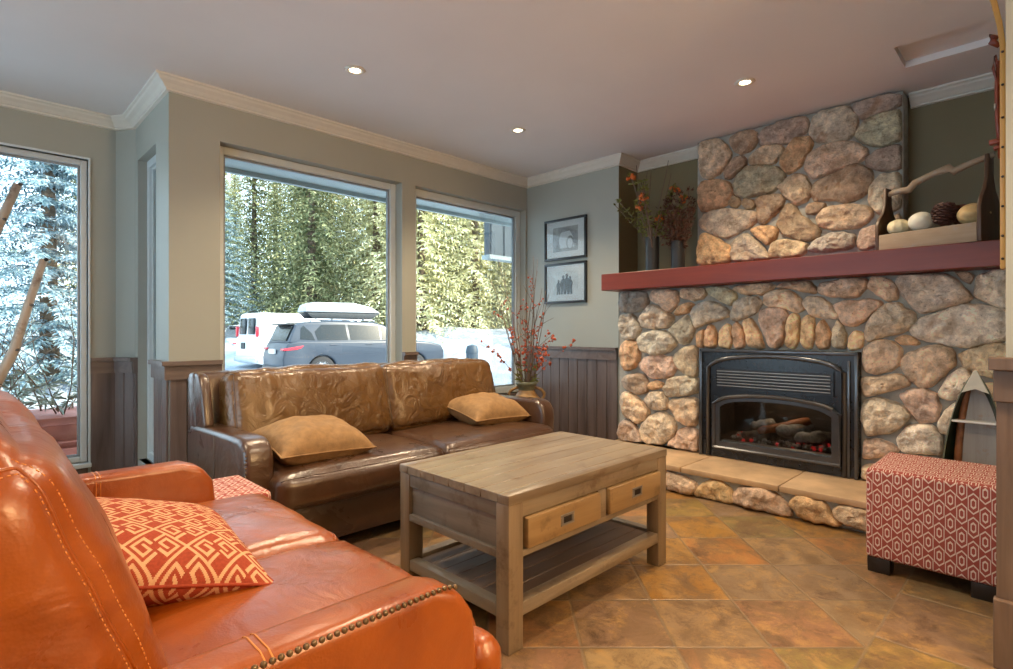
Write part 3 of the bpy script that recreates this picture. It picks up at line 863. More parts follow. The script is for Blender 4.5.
tr.box((XF - 0.006, y0, z0), (XF + 0.014, y0 + 0.020, z1), 0.005); tr.box((XF - 0.006, y1 - 0.020, z0), (XF + 0.014, y1, z1), 0.005)
tr.box((XF - 0.006, y0, z1 - 0.022), (XF + 0.014, y1, z1), 0.005)
tr.box((XF - 0.001, y0 + 0.040, z0), (XF + 0.014, y0 + 0.056, z1 - 0.05), 0.004)
tr.build('outer_trim', M['black_metal_edge'], ins, off=IO, angle=35)
A = arch(0.842, 1.642, 0.170, 0.760, 0.842, 28)
ar = MB(); loop = A[1:] + [A[0]]
tubeloop(ar, loop, XF + 0.006, 0.015)
A2 = arch(0.815, 1.662, 0.170, 0.778, 0.858, 28)
ar.build('arched_moulding', M['black_metal_edge'], ins, True, off=IO)
dr = MB()
ring(dr, door_o, door_i, XF - 0.004, XF + 0.016)
tubeloop(dr, door_o[1:] + [door_o[0], door_o[1]], XF - 0.004, 0.013)
dr.build('glass_door_frame', M['black_metal_edge'], ins, off=IO, angle=35)
gp = MB(); gp.prism(door_i, XF + 0.010, XF + 0.013, 'yz'); gp.build('glass_panel', M['fire_glass'], ins, off=IO)
lv = MB(); lv.box((XF + 0.006, 0.905, 0.625), (XF + 0.013, 1.585, 0.752), 0.002); lv.build('louvre_backing', M['dark_foot'], ins, off=IO)
for k in range(6):
    q = MB(); z = 0.638 + k * 0.0190
    q.prism([(XF + 0.008, z - 0.002), (XF - 0.006, z + 0.002), (XF - 0.006, z + 0.007), (XF + 0.008, z + 0.003)], 0.912, 1.578, 'xz')
    q.build('louvre', M['pewter'], ins, off=IO)
lf = MB(); ring(lf, [(0.895, 0.617), (1.595, 0.617), (1.595, 0.763), (0.895, 0.763)], [(0.908, 0.629), (1.582, 0.629), (1.582, 0.751), (0.908, 0.751)], XF - 0.002, XF + 0.014)
lf.build('louvre_frame', M['black_metal'], ins, off=IO)
fb = MB()
fx0, fx1 = XF + 0.058, 4.02
fb.box((fx1, 0.80, 0.20), (fx1 + 0.015, 1.67, 0.80)); fb.box((fx0, 0.80, 0.20), (fx1, 0.815, 0.80)); fb.box((fx0, 1.655, 0.20), (fx1, 1.67, 0.80))
fb.box((fx0, 0.80, 0.785), (fx1, 1.67, 0.80)); fb.box((fx0, 0.80, 0.20), (fx1, 1.67, 0.27))
for zz in (0.36, 0.45, 0.54, 0.63): fb.box((fx1 - 0.004, 0.815, zz), (fx1 + 0.001, 1.655, zz + 0.006))
fb.build('firebox', M['firebrick'], ins, off=IO)
sl = MB(); sl.box((XF + 0.020, 0.905, 0.262), (XF + 0.060, 1.56, 0.280), 0.003); sl.build('firebox_ledge', M['steel'], ins, off=IO)
rnd = random.Random(4)
def logmesh(a, b, r):
    q = MB(); a = Vector(a); b = Vector(b); n = 9
    pts = [a.lerp(b, i / n) + Vector((rnd.uniform(-1, 1), rnd.uniform(-1, 1), rnd.uniform(-1, 1))) * r * 0.14 for i in range(n + 1)]
    q.tube(pts, [r * rnd.uniform(0.85, 1.12) * (0.8 if i in (0, n) else 1) for i in range(n + 1)], 10)
    return q
for a, b, r, mt in (((3.70, 1.47, 0.30), (3.80, 1.02, 0.315), 0.042, 'log_char'), ((3.82, 1.45, 0.31), (3.90, 0.98, 0.32), 0.045, 'log_char'), ((3.68, 1.36, 0.345), (3.84, 1.10, 0.43), 0.028, 'rust_wood'),
                 ((3.69, 1.24, 0.36), (3.86, 1.10, 0.375), 0.040, 'ash'), ((3.72, 1.14, 0.33), (3.66, 0.98, 0.36), 0.035, 'ash'), ((3.74, 1.43, 0.36), (3.80, 1.30, 0.40), 0.032, 'ash')):
    logmesh(a, b, r).build('log', M[mt], ins, off=IO, smooth=True)
eb = MB(); ea = MB()
for k in range(260):
    p = (rnd.uniform(3.64, 3.86), rnd.uniform(0.93, 1.54), 0.274 + rnd.uniform(0, 0.022)); r = rnd.uniform(0.007, 0.016)
    (eb if rnd.random() < 0.16 else ea).blob(p, r, 6, 4, jit=0.25, rnd=rnd)
e = eb.build('glowing_embers', M['ember_glow'], ins, off=IO); e['kind'] = 'stuff'
e = ea.build('ash_bed', M['ash'], ins, off=IO); e['kind'] = 'stuff'
lamp('firebox_fill', (0.16, 0.0, 0.50), 2.0, (1.0, 0.75, 0.5), 0.10, ins)  # hidden lamp added above the logs to brighten the firebox

# ------------------------------------------------------------ soft furniture tools
def softbox(c, h, r, puff=(0, 0, 0), R=None, wr=0.0, wf=6.0, seed=0.0, n=16, an=(1, 1, 1)):
    """rounded, puffed and slightly wrinkled cushion; returns (map function, MB)"""
    c = Vector(c); hx, hy, hz = h
    def mp(p):
        p = Vector(p)
        q = Vector((p.x * hx, p.y * hy, p.z * hz))
        k = Vector((max(-hx + r, min(hx - r, q.x)), max(-hy + r, min(hy - r, q.y)), max(-hz + r, min(hz - r, q.z))))
        d = q - k
        nrm = d.normalized() if d.length > 1e-9 else Vector((0, 0, 1))
        s = k + nrm * r if d.length > 1e-9 else q
        fx, fy, fz = 1 - p.x ** 2, 1 - p.y ** 2, 1 - p.z ** 2
        s.x += math.copysign(1, p.x) * puff[0] * max(0, fy * fz) ** 0.6 * abs(p.x)
        s.y += math.copysign(1, p.y) * puff[1] * max(0, fx * fz) ** 0.6 * abs(p.y)
        s.z += math.copysign(1, p.z) * puff[2] * max(0, fx * fy) ** 0.6 * abs(p.z)
        if wr:
            w = Vector((s.x * an[0], s.y * an[1], s.z * an[2])) * wf + Vector((seed, seed * 1.7, seed * 0.3))
            t = noise.noise(w + Vector((noise.noise(w * 0.7), noise.noise(w * 0.7 + Vector((9, 0, 0))), 0)) * 1.3) + 0.3 * (1 - 2 * abs(noise.noise(w * 1.9)))
            s += nrm * wr * t
        if R is not None: s = R @ s
        return c + s
    t = bmesh.new()
    bmesh.ops.create_cube(t, size=2.0)
    bmesh.ops.subdivide_edges(t, edges=list(t.edges), cuts=n, use_grid_fill=True)
    def warp(a): return math.copysign(abs(a) ** 0.72, a)      # more loops near the edges
    for v in t.verts: v.co = mp((warp(v.co.x), warp(v.co.y), warp(v.co.z)))
    mb = MB(); mb.bm(t)
    return mp, mb
def edgeloop(mp, face_axis, sign, n=24, k=1.0, lim=1.0):
    P = []
    o = [a for a in (0, 1, 2) if a != face_axis]
    for (a0, b0, a1, b1) in ((-1, -1, 1, -1), (1, -1, 1, 1), (1, 1, -1, 1), (-1, 1, -1, -1)):
        for i in range(n):
            t = i / n
            p = [0, 0, 0]; p[face_axis] = sign * lim
            p[o[0]] = (a0 + (a1 - a0) * t) * k; p[o[1]] = (b0 + (b1 - b0) * t) * k
            P.append(mp(p))
    return P
def stitches(mb, path, L=0.0045, gap=0.0028, r=0.0009, lift=None):
    acc = 0.0
    for a, b in zip(path[:-1], path[1:]):
        d = b - a
        while acc < d.length:
            p = a + d.normalized() * acc
            q = a + d.normalized() * min(d.length, acc + L)
            mb.tube([p, q], r, 5)
            acc += L + gap
        acc -= d.length
def frame(e1, e2):
    a = Vector(e1).normalized(); n = a.cross(Vector(e2)).normalized(); b = n.cross(a)
    return Matrix((a, b, n)).transposed()
def pillow(w, d, h, n, c, R, seed=0, wr=0.006, pattern=None, crease=0.0):
    mb = MB(); c = Vector(c)
    def pt(i, j, s):
        u = -1 + 2 * i / n; v = -1 + 2 * j / n
        x = w / 2 * u * (1 - 0.07 * (1 - v * v)); y = d / 2 * v * (1 - 0.07 * (1 - u * u))
        z = s * h / 2 * (max(0, (1 - abs(u) ** 3.2) * (1 - abs(v) ** 3.2))) ** 0.62
        f = (1 - u ** 8) * (1 - v ** 8)
        z += f * wr * (noise.noise((x * 9 + seed, y * 9, seed + s)) + 0.5 * noise.noise((x * 22 + seed, y * 22, seed)))
        return c + R @ Vector((x, y, z))
    for s in (1, -1):
        vs = [pt(i, j, s) for i in range(n + 1) for j in range(n + 1)]
        b = len(mb.v); mb.v += [tuple(p) for p in vs]
        for i in range(n):
            for j in range(n):
                q = (b + i * (n + 1) + j, b + (i + 1) * (n + 1) + j, b + (i + 1) * (n + 1) + j + 1, b + i * (n + 1) + j + 1)
                mb.f.append(q if s > 0 else q[::-1])
                mb.mi.append(pattern((i + 0.5) / n * w, (j + 0.5) / n * d) if pattern else 0)
    ed = [pt(i, 0, 0) for i in range(0, n + 1)] + [pt(n, j, 0) for j in range(1, n + 1)] + [pt(i, n, 0) for i in range(n - 1, -1, -1)] + [pt(0, j, 0) for j in range(n - 1, -1, -1)]
    return mb, ed

# ------------------------------------------------------------ orange sofa
OS = (0.16, 1.30, 0.0)
sofa = thing('orange_sofa', 'glossy orange leather two-seat sofa in the left foreground with nailhead arms', 'sofa', OS)
LO_, LOC = M['leather_orange'], M['leather_orange_creased']
def build(mb, name, mat, par, off, smooth=True, **k): return mb.build(name, mat, par, smooth, off=off, **k)
mb = MB(); mb.box((-0.34, 0.70, 0.07), (0.615, 1.90, 0.325), 0.02); build(mb, 'base', LO_, sofa, OS, False, angle=40)
for (x, y) in ((-0.30, 0.74), (-0.30, 1.86), (0.55, 0.74), (0.55, 1.86)):
    mb = MB(); mb.lathe([(0.0, 0.0), (0.022, 0.0), (0.030, 0.07), (0.0, 0.07)], (x, y, 0), 12); build(mb, 'foot', M['dark_foot'], sofa, OS)
arm_prof = [(-0.42, 0.07), (0.590, 0.07), (0.604, 0.30), (0.612, 0.46), (0.604, 0.535), (0.572, 0.582), (0.52, 0.602), (0.30, 0.604), (-0.30, 0.604), (-0.40, 0.59)]
for ya, yb, dx in ((0.672, 0.755, 0.0), (1.838, 1.925, -0.045)):
    mb = MB(); mb.prism([(u + (dx if u > 0 else 0), v) for u, v in arm_prof], ya, yb, 'xz', 0.020, seg=4)
    a = build(mb, 'arm', LO_, sofa, OS, False, angle=50)
    sm = MB()
    for xx in (0.262, 0.272):
        sm.tube([(xx, ya - 0.0005, 0.45), (xx, ya - 0.0003, 0.585), (xx, ya + 0.006, 0.600), (xx, ya + 0.02, 0.6045), (xx, yb - 0.02, 0.6045), (xx, yb - 0.006, 0.600), (xx, yb + 0.0003, 0.585)], 0.0014, 6)
    o = sm.build('seam', M['stitch'], a, True, off=OS); o.location = (0, 0, 0)
nail = MB(); nail.lathe([(0.0045, 0.0), (0.0042, 0.0016), (0.003, 0.003), (0.0, 0.0038)], n=8, axis='z')
nm = None
for k in range(52):
    x = 0.560 - 0.0107 * k
    z = 0.596 if x < 0.53 else 0.596 - (x - 0.53) ** 2 * 6.0
    if nm is None:
        nm = nail.build('nail_head', M['brass'], sofa, True); o = nm
    else:
        o = nm.copy(); COL.objects.link(o); o.parent = sofa
    o.rotation_euler = (math.radians(50), 0, 0)
    o.location = (x - OS[0], 0.6765 - OS[1], z - OS[2])
mb = MB(); mb.prism([(-0.46, 0.07), (-0.14, 0.07), (-0.14, 0.40), (-0.27, 0.80), (-0.30, 0.82), (-0.40, 0.80), (-0.46, 0.70)], 0.70, 1.90, 'xz', 0.025, seg=3)
build(mb, 'back_frame', LO_, sofa, OS, False, angle=50)
for i, (ya, yb, te) in enumerate(((0.762, 1.292, -1), (1.294, 1.832, 1))):
    mp, mb = softbox((0.37, (ya + yb) / 2, 0.405), (0.335, (yb - ya) / 2, 0.072), 0.045, (0.012, 0.0, 0.030), wr=0.0035, wf=8.0, seed=i * 3.1, n=18)
    yc = 0.715 if te < 0 else 1.878
    mp2, mb2 = softbox((0.640, yc, 0.400), (0.036, 0.045, 0.070), 0.034, (0.004, 0, 0.006), n=8)
    if te < 0: mb.add(mb2.v, mb2.f)
    s = build(mb, 'seat_cushion', LOC if i else LO_, sofa, OS)
    for zz in (1, -1):
        sm = MB(); sm.tube([mp((1, -1 + 2 * t / 40.0, zz)) for t in range(41)], 0.003, 6)
        o = sm.build('piping', LO_, s, True, off=OS); o.location = (0, 0, 0)
RK = Matrix.Rotation(math.radians(-20), 3, 'Y')
for i, (ya, yb) in enumerate(((0.785, 1.295), (1.300, 1.832))):
    mp, mb = softbox((0.016, (ya + yb) / 2, 0.632), (0.128, (yb - ya) / 2, 0.220), 0.062, (0.030, 0.022, 0.045), R=RK, wr=0.007, wf=6.0, seed=4.4 + i * 7, n=22)
    s = build(mb, 'back_cushion', LOC, sofa, OS)
    for sg in (-1, 1):
        sm = MB(); lp = edgeloop(mp, 1, sg, 20); lp.append(lp[0]); sm.tube(lp, 0.0028, 6)
        o = sm.build('piping', LO_, s, True, off=OS); o.location = (0, 0, 0)
    st = MB()
    for kk, lim in ((0.93, 1.0), (1.0, 0.93)):
        lp = edgeloop(mp, 1, -1, 26, k=kk, lim=lim); lp.append(lp[0])
        stitches(st, lp)
    o = st.build('stitching', M['stitch'], s, True, off=OS); o.location = (0, 0, 0); o['kind'] = 'stuff'

# greek key pillow
TP = 14
tile = [[0] * TP for _ in range(TP)]
def seg(r0, c0, r1, c1):
    for r in range(min(r0, r1), max(r0, r1) + 1):
        for c in range(min(c0, c1), max(c0, c1) + 1):
            tile[r % TP][c % TP] = 1
seg(0, 0, 0, TP - 1); seg(0, 0, TP - 1, 0)
for f in (0, 1):
    def S(r0, c0, r1, c1):
        if f: r0, c0, r1, c1 = TP - r0, TP - c0, TP - r1, TP - c1
        seg(r0, c0, r1, c1)
    S(7, 2, 7, 5); S(2, 2, 7, 2); S(2, 2, 2, 12 - 5); S(2, 7, 5, 7); S(5, 4, 5, 7)
    S(0, 9, 5, 9)
cellw = 0.0054
def key(x, y):
    a = (x + y) * 0.70711 / cellw; b = (x - y) * 0.70711 / cellw
    return tile[int(math.floor(a)) % TP][int(math.floor(b)) % TP]
R = frame((0.96, -0.07, -0.24), (0.05, 1, 0.05))
PC = (0.250, 1.312, 0.562)
mb, ed = pillow(0.43, 0.43, 0.150, 230, PC, R, 3, 0.004, key)
pl = tag(mb.build('patterned_pillow', [M['key_red'], M['key_cream']], smooth=True, off=PC), 'red-orange pillow with a cream greek key pattern lying on the orange sofa', 'pillow')
sm = MB(); sm.tube(ed, 0.0035, 6); o = sm.build('piping', M['key_red'], pl, True, off=PC); o.location = (0, 0, 0)

# ------------------------------------------------------------ brown sofa
BS = (1.78, 2.65, 0.0)
bs = thing('brown_sofa', 'dark brown leather two-seat sofa in front of the windows', 'sofa', BS)
LB, LBC = M['leather_brown'], M['leather_brown_creased_lit']
mb = MB(); mb.box((0.86, 2.285, 0.06), (2.70, 3.02, 0.262), 0.02); build(mb, 'base', LB, bs, BS, False, angle=40)
for (x, y) in ((0.90, 2.33), (2.66, 2.33), (0.90, 2.98), (2.66, 2.98)):
    mb = MB(); mb.lathe([(0.0, 0.0), (0.022, 0.0), (0.030, 0.062), (0.0, 0.062)], (x, y, 0), 12); build(mb, 'foot', M['dark_foot'], bs, BS)
prof = [(3.06, 0.06), (2.315, 0.06), (2.30, 0.28), (2.285, 0.44), (2.295, 0.50), (2.325, 0.542), (2.37, 0.556), (2.62, 0.552), (3.02, 0.542), (3.06, 0.52)]
for xa, xb in ((0.808, 0.928), (2.618, 2.738)):
    mb = MB(); mb.prism(prof, xa, xb, 'yz', 0.026, seg=4); a = build(mb, 'arm', LB, bs, BS, False, angle=50)
    sm = MB(); xs = xa - 0.0006 if xa < 1 else xb + 0.0006
    for yy in (2.66, 2.668):
        sm.tube([(xs, yy, 0.10), (xs, yy, 0.53)], 0.0013, 5)
    o = sm.build('seam', M['stitch_brown'], a, True, off=BS); o.location = (0, 0, 0)
for side, x in ((-1, 0.8145), (1, 2.7315)):
    for k in range(20):
        z = 0.512 - k * 0.0165
        y = 2.318 - (0.010 if 3 < k < 10 else 0.0) if k else 2.326
        y = 2.300 + (0.020 if k < 1 else 0.0) + max(0, (k - 8)) * 0.0012
        o = nm.copy(); COL.objects.link(o); o.parent = bs
        o.rotation_euler = (math.radians(90), 0, side * math.radians(45))
        o.location = (x - BS[0], y - 0.002 - BS[1], z)
mb = MB(); mb.prism([(3.10, 0.06), (2.96, 0.06), (2.92, 0.40), (2.985, 0.775), (3.01, 0.795), (3.07, 0.795), (3.10, 0.76)], 0.812, 2.735, 'yz', 0.02, seg=3)
build(mb, 'back_frame', LB, bs, BS, False, angle=50)
for xa, xb in ((0.815, 0.862), (2.684, 2.731)):   # wings of the back frame
    mb = MB(); mb.prism([(2.985, 0.50), (2.83, 0.545), (2.875, 0.70), (2.905, 0.765), (2.93, 0.785), (2.99, 0.795)], xa, xb, 'yz', 0.012, seg=3); build(mb, 'back_wing', LB, bs, BS, False, angle=50)
for i, (xa, xb) in enumerate(((0.905, 1.772), (1.774, 2.640))):
    mp, mb = softbox(((xa + xb) / 2, 2.525, 0.330), ((xb - xa) / 2, 0.325, 0.072), 0.045, (0.0, 0.018, 0.030), wr=0.005, wf=7.0, seed=i * 5.3 + 1, n=20)
    s = build(mb, 'seat_cushion', LB, bs, BS)
    for zz in (1, -1):
        sm = MB(); sm.tube([mp((-1 + 2 * t / 40.0, -1, zz)) for t in range(41)], 0.003, 6)
        o = sm.build('piping', LB, s, True, off=BS); o.location = (0, 0, 0)
RB = Matrix.Rotation(math.radians(-13), 3, 'X')
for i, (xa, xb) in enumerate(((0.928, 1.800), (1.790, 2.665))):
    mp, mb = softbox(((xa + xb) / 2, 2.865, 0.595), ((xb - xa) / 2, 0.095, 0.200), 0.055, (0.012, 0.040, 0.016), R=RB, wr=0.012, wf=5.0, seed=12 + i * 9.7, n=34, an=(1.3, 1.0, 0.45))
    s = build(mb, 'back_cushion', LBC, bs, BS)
    for sg in (-1, 1):
        sm = MB(); lp = edgeloop(mp, 0, sg, 20); lp.append(lp[0]); sm.tube(lp, 0.003, 6)
        o = sm.build('piping', LB, s, True, off=BS); o.location = (0, 0, 0)
for c, e1, e2, lab in (((1.175, 2.46, 0.486), (0.99, 0.03, -0.05), (-0.02, 0.97, 0.16), 'tan suede pillow at the left end of the brown sofa'),
                       ((2.40, 2.58, 0.490), (0.98, -0.04, -0.03), (0.04, 0.96, 0.17), 'tan suede pillow at the right end of the brown sofa')):
    mb, ed = pillow(0.46, 0.36, 0.20, 40, c, frame(e1, e2), c[0] * 3, 0.010)
    p = tag(mb.build('suede_pillow', M['suede'], smooth=True, off=c), lab, 'pillow')
    sm = MB(); sm.tube(ed, 0.004, 6); o = sm.build('piping', M['suede'], p, True, off=c); o.location = (0, 0, 0)

# ------------------------------------------------------------ woven ottomans
def ottoman(loc, L, D, Hh, label, z0=0.062):
    r = thing('ottoman', label, 'ottoman', loc)
    t = bmesh.new(); bmesh.ops.create_cube(t, size=1.0)
    for v in t.verts: v.co = Vector((v.co.x * L, v.co.y * D, z0 + (v.co.z + 0.5) * (Hh - z0)))
    bmesh.ops.bevel(t, geom=list(t.edges), offset=0.018, segments=4, profile=0.5, affect='EDGES')
    t.verts.index_update(); t.normal_update()
    mb = MB(); uvs = []; fs = []
    for f in t.faces:
        nx, ny, nz = map(abs, f.normal)
        q = []
        for v in f.verts:
            x, y, z = v.co
            if nz >= nx and nz >= ny: q.append((y, x + 10))
            elif nx >= ny: q.append((y, z))
            else: q.append((x, z))
        uvs.append(q); fs.append([v.index for v in f.verts])
    mb.add([v.co.copy() for v in t.verts], fs, 0, uvs); t.free()
    mb.build('cushion_box', M['hexagon_weave'], r, angle=50)
    for sx in (-1, 1):
        for sy in (-1, 1):
            q = MB(); q.prism([(-0.034, 0), (0.034, 0), (0.042, z0 + 0.002), (-0.042, z0 + 0.002)], -0.040, 0.040, 'xz', 0.003)
            o = q.build('leg', M['dark_foot'], r, angle=40); o.location = (sx * (L / 2 - 0.048), sy * (D / 2 - 0.045), 0)
    return r
ottoman((2.895, 0.345, 0), 0.45, 0.42, 0.430, 'red and cream woven cube ottoman in front of the stone hearth')
ottoman((0.590, 2.118, 0), 0.39, 0.32, 0.436, 'red and cream woven cube ottoman between the orange and brown sofas')
tb = MB(); tb.box((3.045, 0.40, 0.0), (3.115, 0.52, 0.05), 0.004); tag(tb.build('teal_box', M['teal_box'], off=(3.08, 0.46, 0)), 'small teal box on the floor under the ottoman by the hearth', 'box')

# ------------------------------------------------------------ coffee table
CT = (1.675, 1.465, 0.0)
ct = thing('coffee_table', 'weathered wooden coffee table with two drawers and a low slatted shelf', 'coffee table', CT)
X0, X1, Y0, Y1, ZT = 1.190, 2.160, 1.180, 1.770, 0.492
mb = MB(); n = 6; pw = (Y1 - Y0 - 0.10) / n
mb.box((X0, Y0, ZT - 0.030), (X1, Y0 + 0.05, ZT), 0.003); mb.box((X0, Y1 - 0.05, ZT - 0.030), (X1, Y1, ZT), 0.003)
for i in range(n):
    mb.box((X0 + 0.002, Y0 + 0.05 + i * pw + 0.0008, ZT - 0.030), (X1 - 0.002, Y0 + 0.05 + (i + 1) * pw - 0.0008, ZT - 0.0003), 0.002, seg=1)
mb.build('tabletop', M['table_wood'], ct, off=CT, angle=40)
lw = 0.066; ly = 0.058
for x in (X0 + 0.002, X1 - lw - 0.002):
    for y in (Y0 + 0.002, Y1 - ly - 0.002):
        mb = MB(); mb.box((x, y, 0.0), (x + lw, y + ly, ZT - 0.030), 0.004); mb.build('leg', M['table_leg'], ct, off=CT, angle=40)
for y in (Y0 + 0.006, Y1 - 0.030):
    fr = MB(); a, b = X0 + lw, X1 - lw
    fr.box((a, y, 0.412), (b, y + 0.024, ZT - 0.030), 0.002); fr.box((a, y, 0.286), (b, y + 0.024, 0.308), 0.002)
    fr.box((1.664, y, 0.308), (1.716, y + 0.024, 0.412), 0.002)
    fr.build('rail', M['table_wood'], ct, off=CT, angle=40)
for x in (X0 + 0.008, X1 - 0.030):
    fr = MB()
    fr.box((x, Y0 + ly, 0.415), (x + 0.022, Y1 - ly, ZT - 0.030), 0.002); fr.box((x - 0.004, Y0 + ly, 0.286), (x + 0.022, Y1 - ly, 0.312), 0.003)
    fr.box((x + 0.010, Y0 + ly, 0.312), (x + 0.018, Y1 - ly, 0.415), 0.001)
    fr.build('end_panel', M['table_wood_side'], ct, off=CT, angle=40)
for a, b in ((X0 + lw + 0.012, 1.660), (1.720, X1 - lw - 0.004)):
    dm = MB(); dm.box((a, Y0 - 0.010, 0.312), (b, Y0 + 0.020, 0.409), 0.005)
    dm.box((a + 0.01, Y0 + 0.020, 0.316), (b - 0.01, Y0 + 0.24, 0.322)); dm.box((a + 0.01, Y0 + 0.02, 0.322), (a + 0.02, Y0 + 0.24, 0.40)); dm.box((b - 0.02, Y0 + 0.02, 0.322), (b - 0.01, Y0 + 0.24, 0.40))
    dr = dm.build('drawer', M['table_drawer_lit'], ct, off=CT, angle=40)
    c = (a + b) / 2; pm = MB(); y = Y0 - 0.0125
    pm.box((c - 0.036, y, 0.342), (c + 0.036, y + 0.004, 0.350), 0.001); pm.box((c - 0.036, y, 0.372), (c + 0.036, y + 0.004, 0.380), 0.001)
    pm.box((c - 0.036, y, 0.350), (c - 0.022, y + 0.004, 0.372), 0.001); pm.box((c + 0.022, y, 0.350), (c + 0.036, y + 0.004, 0.372), 0.001)
    o = pm.build('pull', M['pewter'], dr, off=CT, angle=40); o.location = (0, 0, 0)
    pm = MB(); pm.box((c - 0.022, y + 0.002, 0.350), (c + 0.022, y + 0.0035, 0.372)); pm.box((c - 0.015, y + 0.0005, 0.356), (c + 0.015, y + 0.003, 0.361), 0.001)
    o = pm.build('pull_recess', M['dark_foot'], dr, off=CT); o.location = (0, 0, 0)
sh = MB(); n = 7; a, b = Y0 + 0.052, Y1 - 0.052; pw = (b - a) / n
for i in range(n): sh.box((X0 + 0.02, a + i * pw + 0.001, 0.108), (X1 - 0.02, a + (i + 1) * pw - 0.001, 0.128), 0.002, seg=1)
sh.build('lower_shelf', M['shelf_wood'], ct, off=CT, angle=40)
for y in (Y0 + 0.006, Y1 - 0.050):
    q = MB(); q.box((X0 + lw, y, 0.100), (X1 - lw, y + 0.044, 0.142), 0.003); q.build('shelf_rail', M['table_wood'], ct, off=CT, angle=40)
for x in (X0 + 0.006, X1 - 0.048):
    q = MB(); q.box((x, Y0 + ly, 0.100), (x + 0.042, Y1 - ly, 0.140), 0.003); q.build('shelf_rail', M['table_wood_side'], ct, off=CT, angle=40)

# ------------------------------------------------------------ framed photographs
def picture(y0, y1, z0, z1, label, kind):
    c = (3.85, (y0 + y1) / 2, (z0 + z1) / 2)
    r = thing('framed_photograph', label, 'picture', c)
    f = MB(); w = 0.020
    for a, b in (((3.822, y0, z0), (3.849, y1, z0 + w)), ((3.822, y0, z1 - w), (3.849, y1, z1)), ((3.822, y0, z0 + w), (3.849, y0 + w, z1 - w)), ((3.822, y1 - w, z0 + w), (3.849, y1, z1 - w))):
        f.box(a, b, 0.003)
    f.build('frame', M['black_frame'], r, off=c, angle=40)
    m_ = MB(); m_.box((3.838, y0 + w, z0 + w), (3.842, y1 - w, z1 - w)); m_.build('mat_board', M['mat_board'], r, off=c)
    p = MB(); mx, mz = 0.095, 0.075
    p.box((3.8365, y0 + mx, z0 + mz), (3.838, y1 - mx, z1 - mz), mi=0)
    yc = c[1]; zb = z0 + mz
    def fig(y, s, mi):
        q = [(-0.030, 0.0), (-0.004, 0.0), (0.0, 0.055), (0.006, 0.0), (0.030, 0.0), (0.028, 0.075), (0.036, 0.12), (0.024, 0.142), (0.010, 0.150), (0.016, 0.168), (0.010, 0.185), (-0.010, 0.185), (-0.016, 0.168), (-0.010, 0.150), (-0.024, 0.142), (-0.036, 0.12), (-0.028, 0.075)]
        p.prism([(y + u * s, zb + 0.004 + v * s) for u, v in q], 3.8358, 3.8366, 'yz', mi=mi)
    if kind == 'group':
        for y, s, mi in ((yc + 0.075, 0.72, 1), (yc + 0.022, 0.92, 1), (yc - 0.018, 0.98, 1), (yc - 0.055, 0.86, 1)): fig(y, s, mi)
        p.build('print', [M['print_pale'], M['print_dark']], r, off=c)
    else:
        p.prism([(yc - 0.10, zb + 0.03), (yc + 0.06, zb + 0.03), (yc + 0.075, zb + 0.10), (yc + 0.05, zb + 0.17), (yc - 0.05, zb + 0.18), (yc - 0.09, zb + 0.12)], 3.8360, 3.8366, 'yz', mi=1)  # pale patch painting the glare of the glass into the print
        p.prism([(yc - 0.055 + 0.042 * math.cos(t), zb + 0.075 + 0.06 * math.sin(t)) for t in [k * PI / 12 for k in range(0, 24)]], 3.8355, 3.8361, 'yz', mi=2)
        p.prism([(yc - 0.055 + 0.030 * math.cos(t), zb + 0.068 + 0.045 * math.sin(t)) for t in [k * PI / 12 for k in range(0, 24)]], 3.8350, 3.8356, 'yz', mi=1)
        p.build('print', [M['print_grey'], M['mat_board'], M['print_grey']], r, off=c)
    g = MB(); g.box((3.829, y0 + w, z0 + w), (3.831, y1 - w, z1 - w)); g.build('glass', M['glass'], r, off=c)
picture(2.856, 3.330, 1.640, 2.010, 'upper black framed photograph, a portrait with pale glare painted on', 'portrait')
picture(2.856, 3.330, 1.250, 1.612, 'lower black framed photograph, a standing group of people', 'group')

# ------------------------------------------------------------ branches
rnd = random.Random(21)
def wander(p, d, L, n=8, w=0.12, droop=0.0):
    p = Vector(p); d = Vector(d).normalized(); P = [p.copy()]
    for i in range(n):
        d = (d + Vector((rnd.uniform(-w, w), rnd.uniform(-w, w), rnd.uniform(-w, w) - droop))).normalized()
        p = p + d * L / n
        P.append(p.copy())
    return P
def leafquad(mb, p, d, L, w, mi=0):
    d = Vector(d).normalized(); a = d.cross(Vector((rnd.uniform(-1, 1), rnd.uniform(-1, 1), rnd.uniform(-1, 1))))
    if a.length < 1e-3: a = Vector((1, 0, 0))
    a.normalize(); p = Vector(p); n = d.cross(a) * (L * 0.12)
    mb.add([p, p + d * L * 0.5 + a * w + n, p + d * L, p + d * L * 0.5 - a * w + n], [(0, 1, 2), (0, 2, 3)], mi)

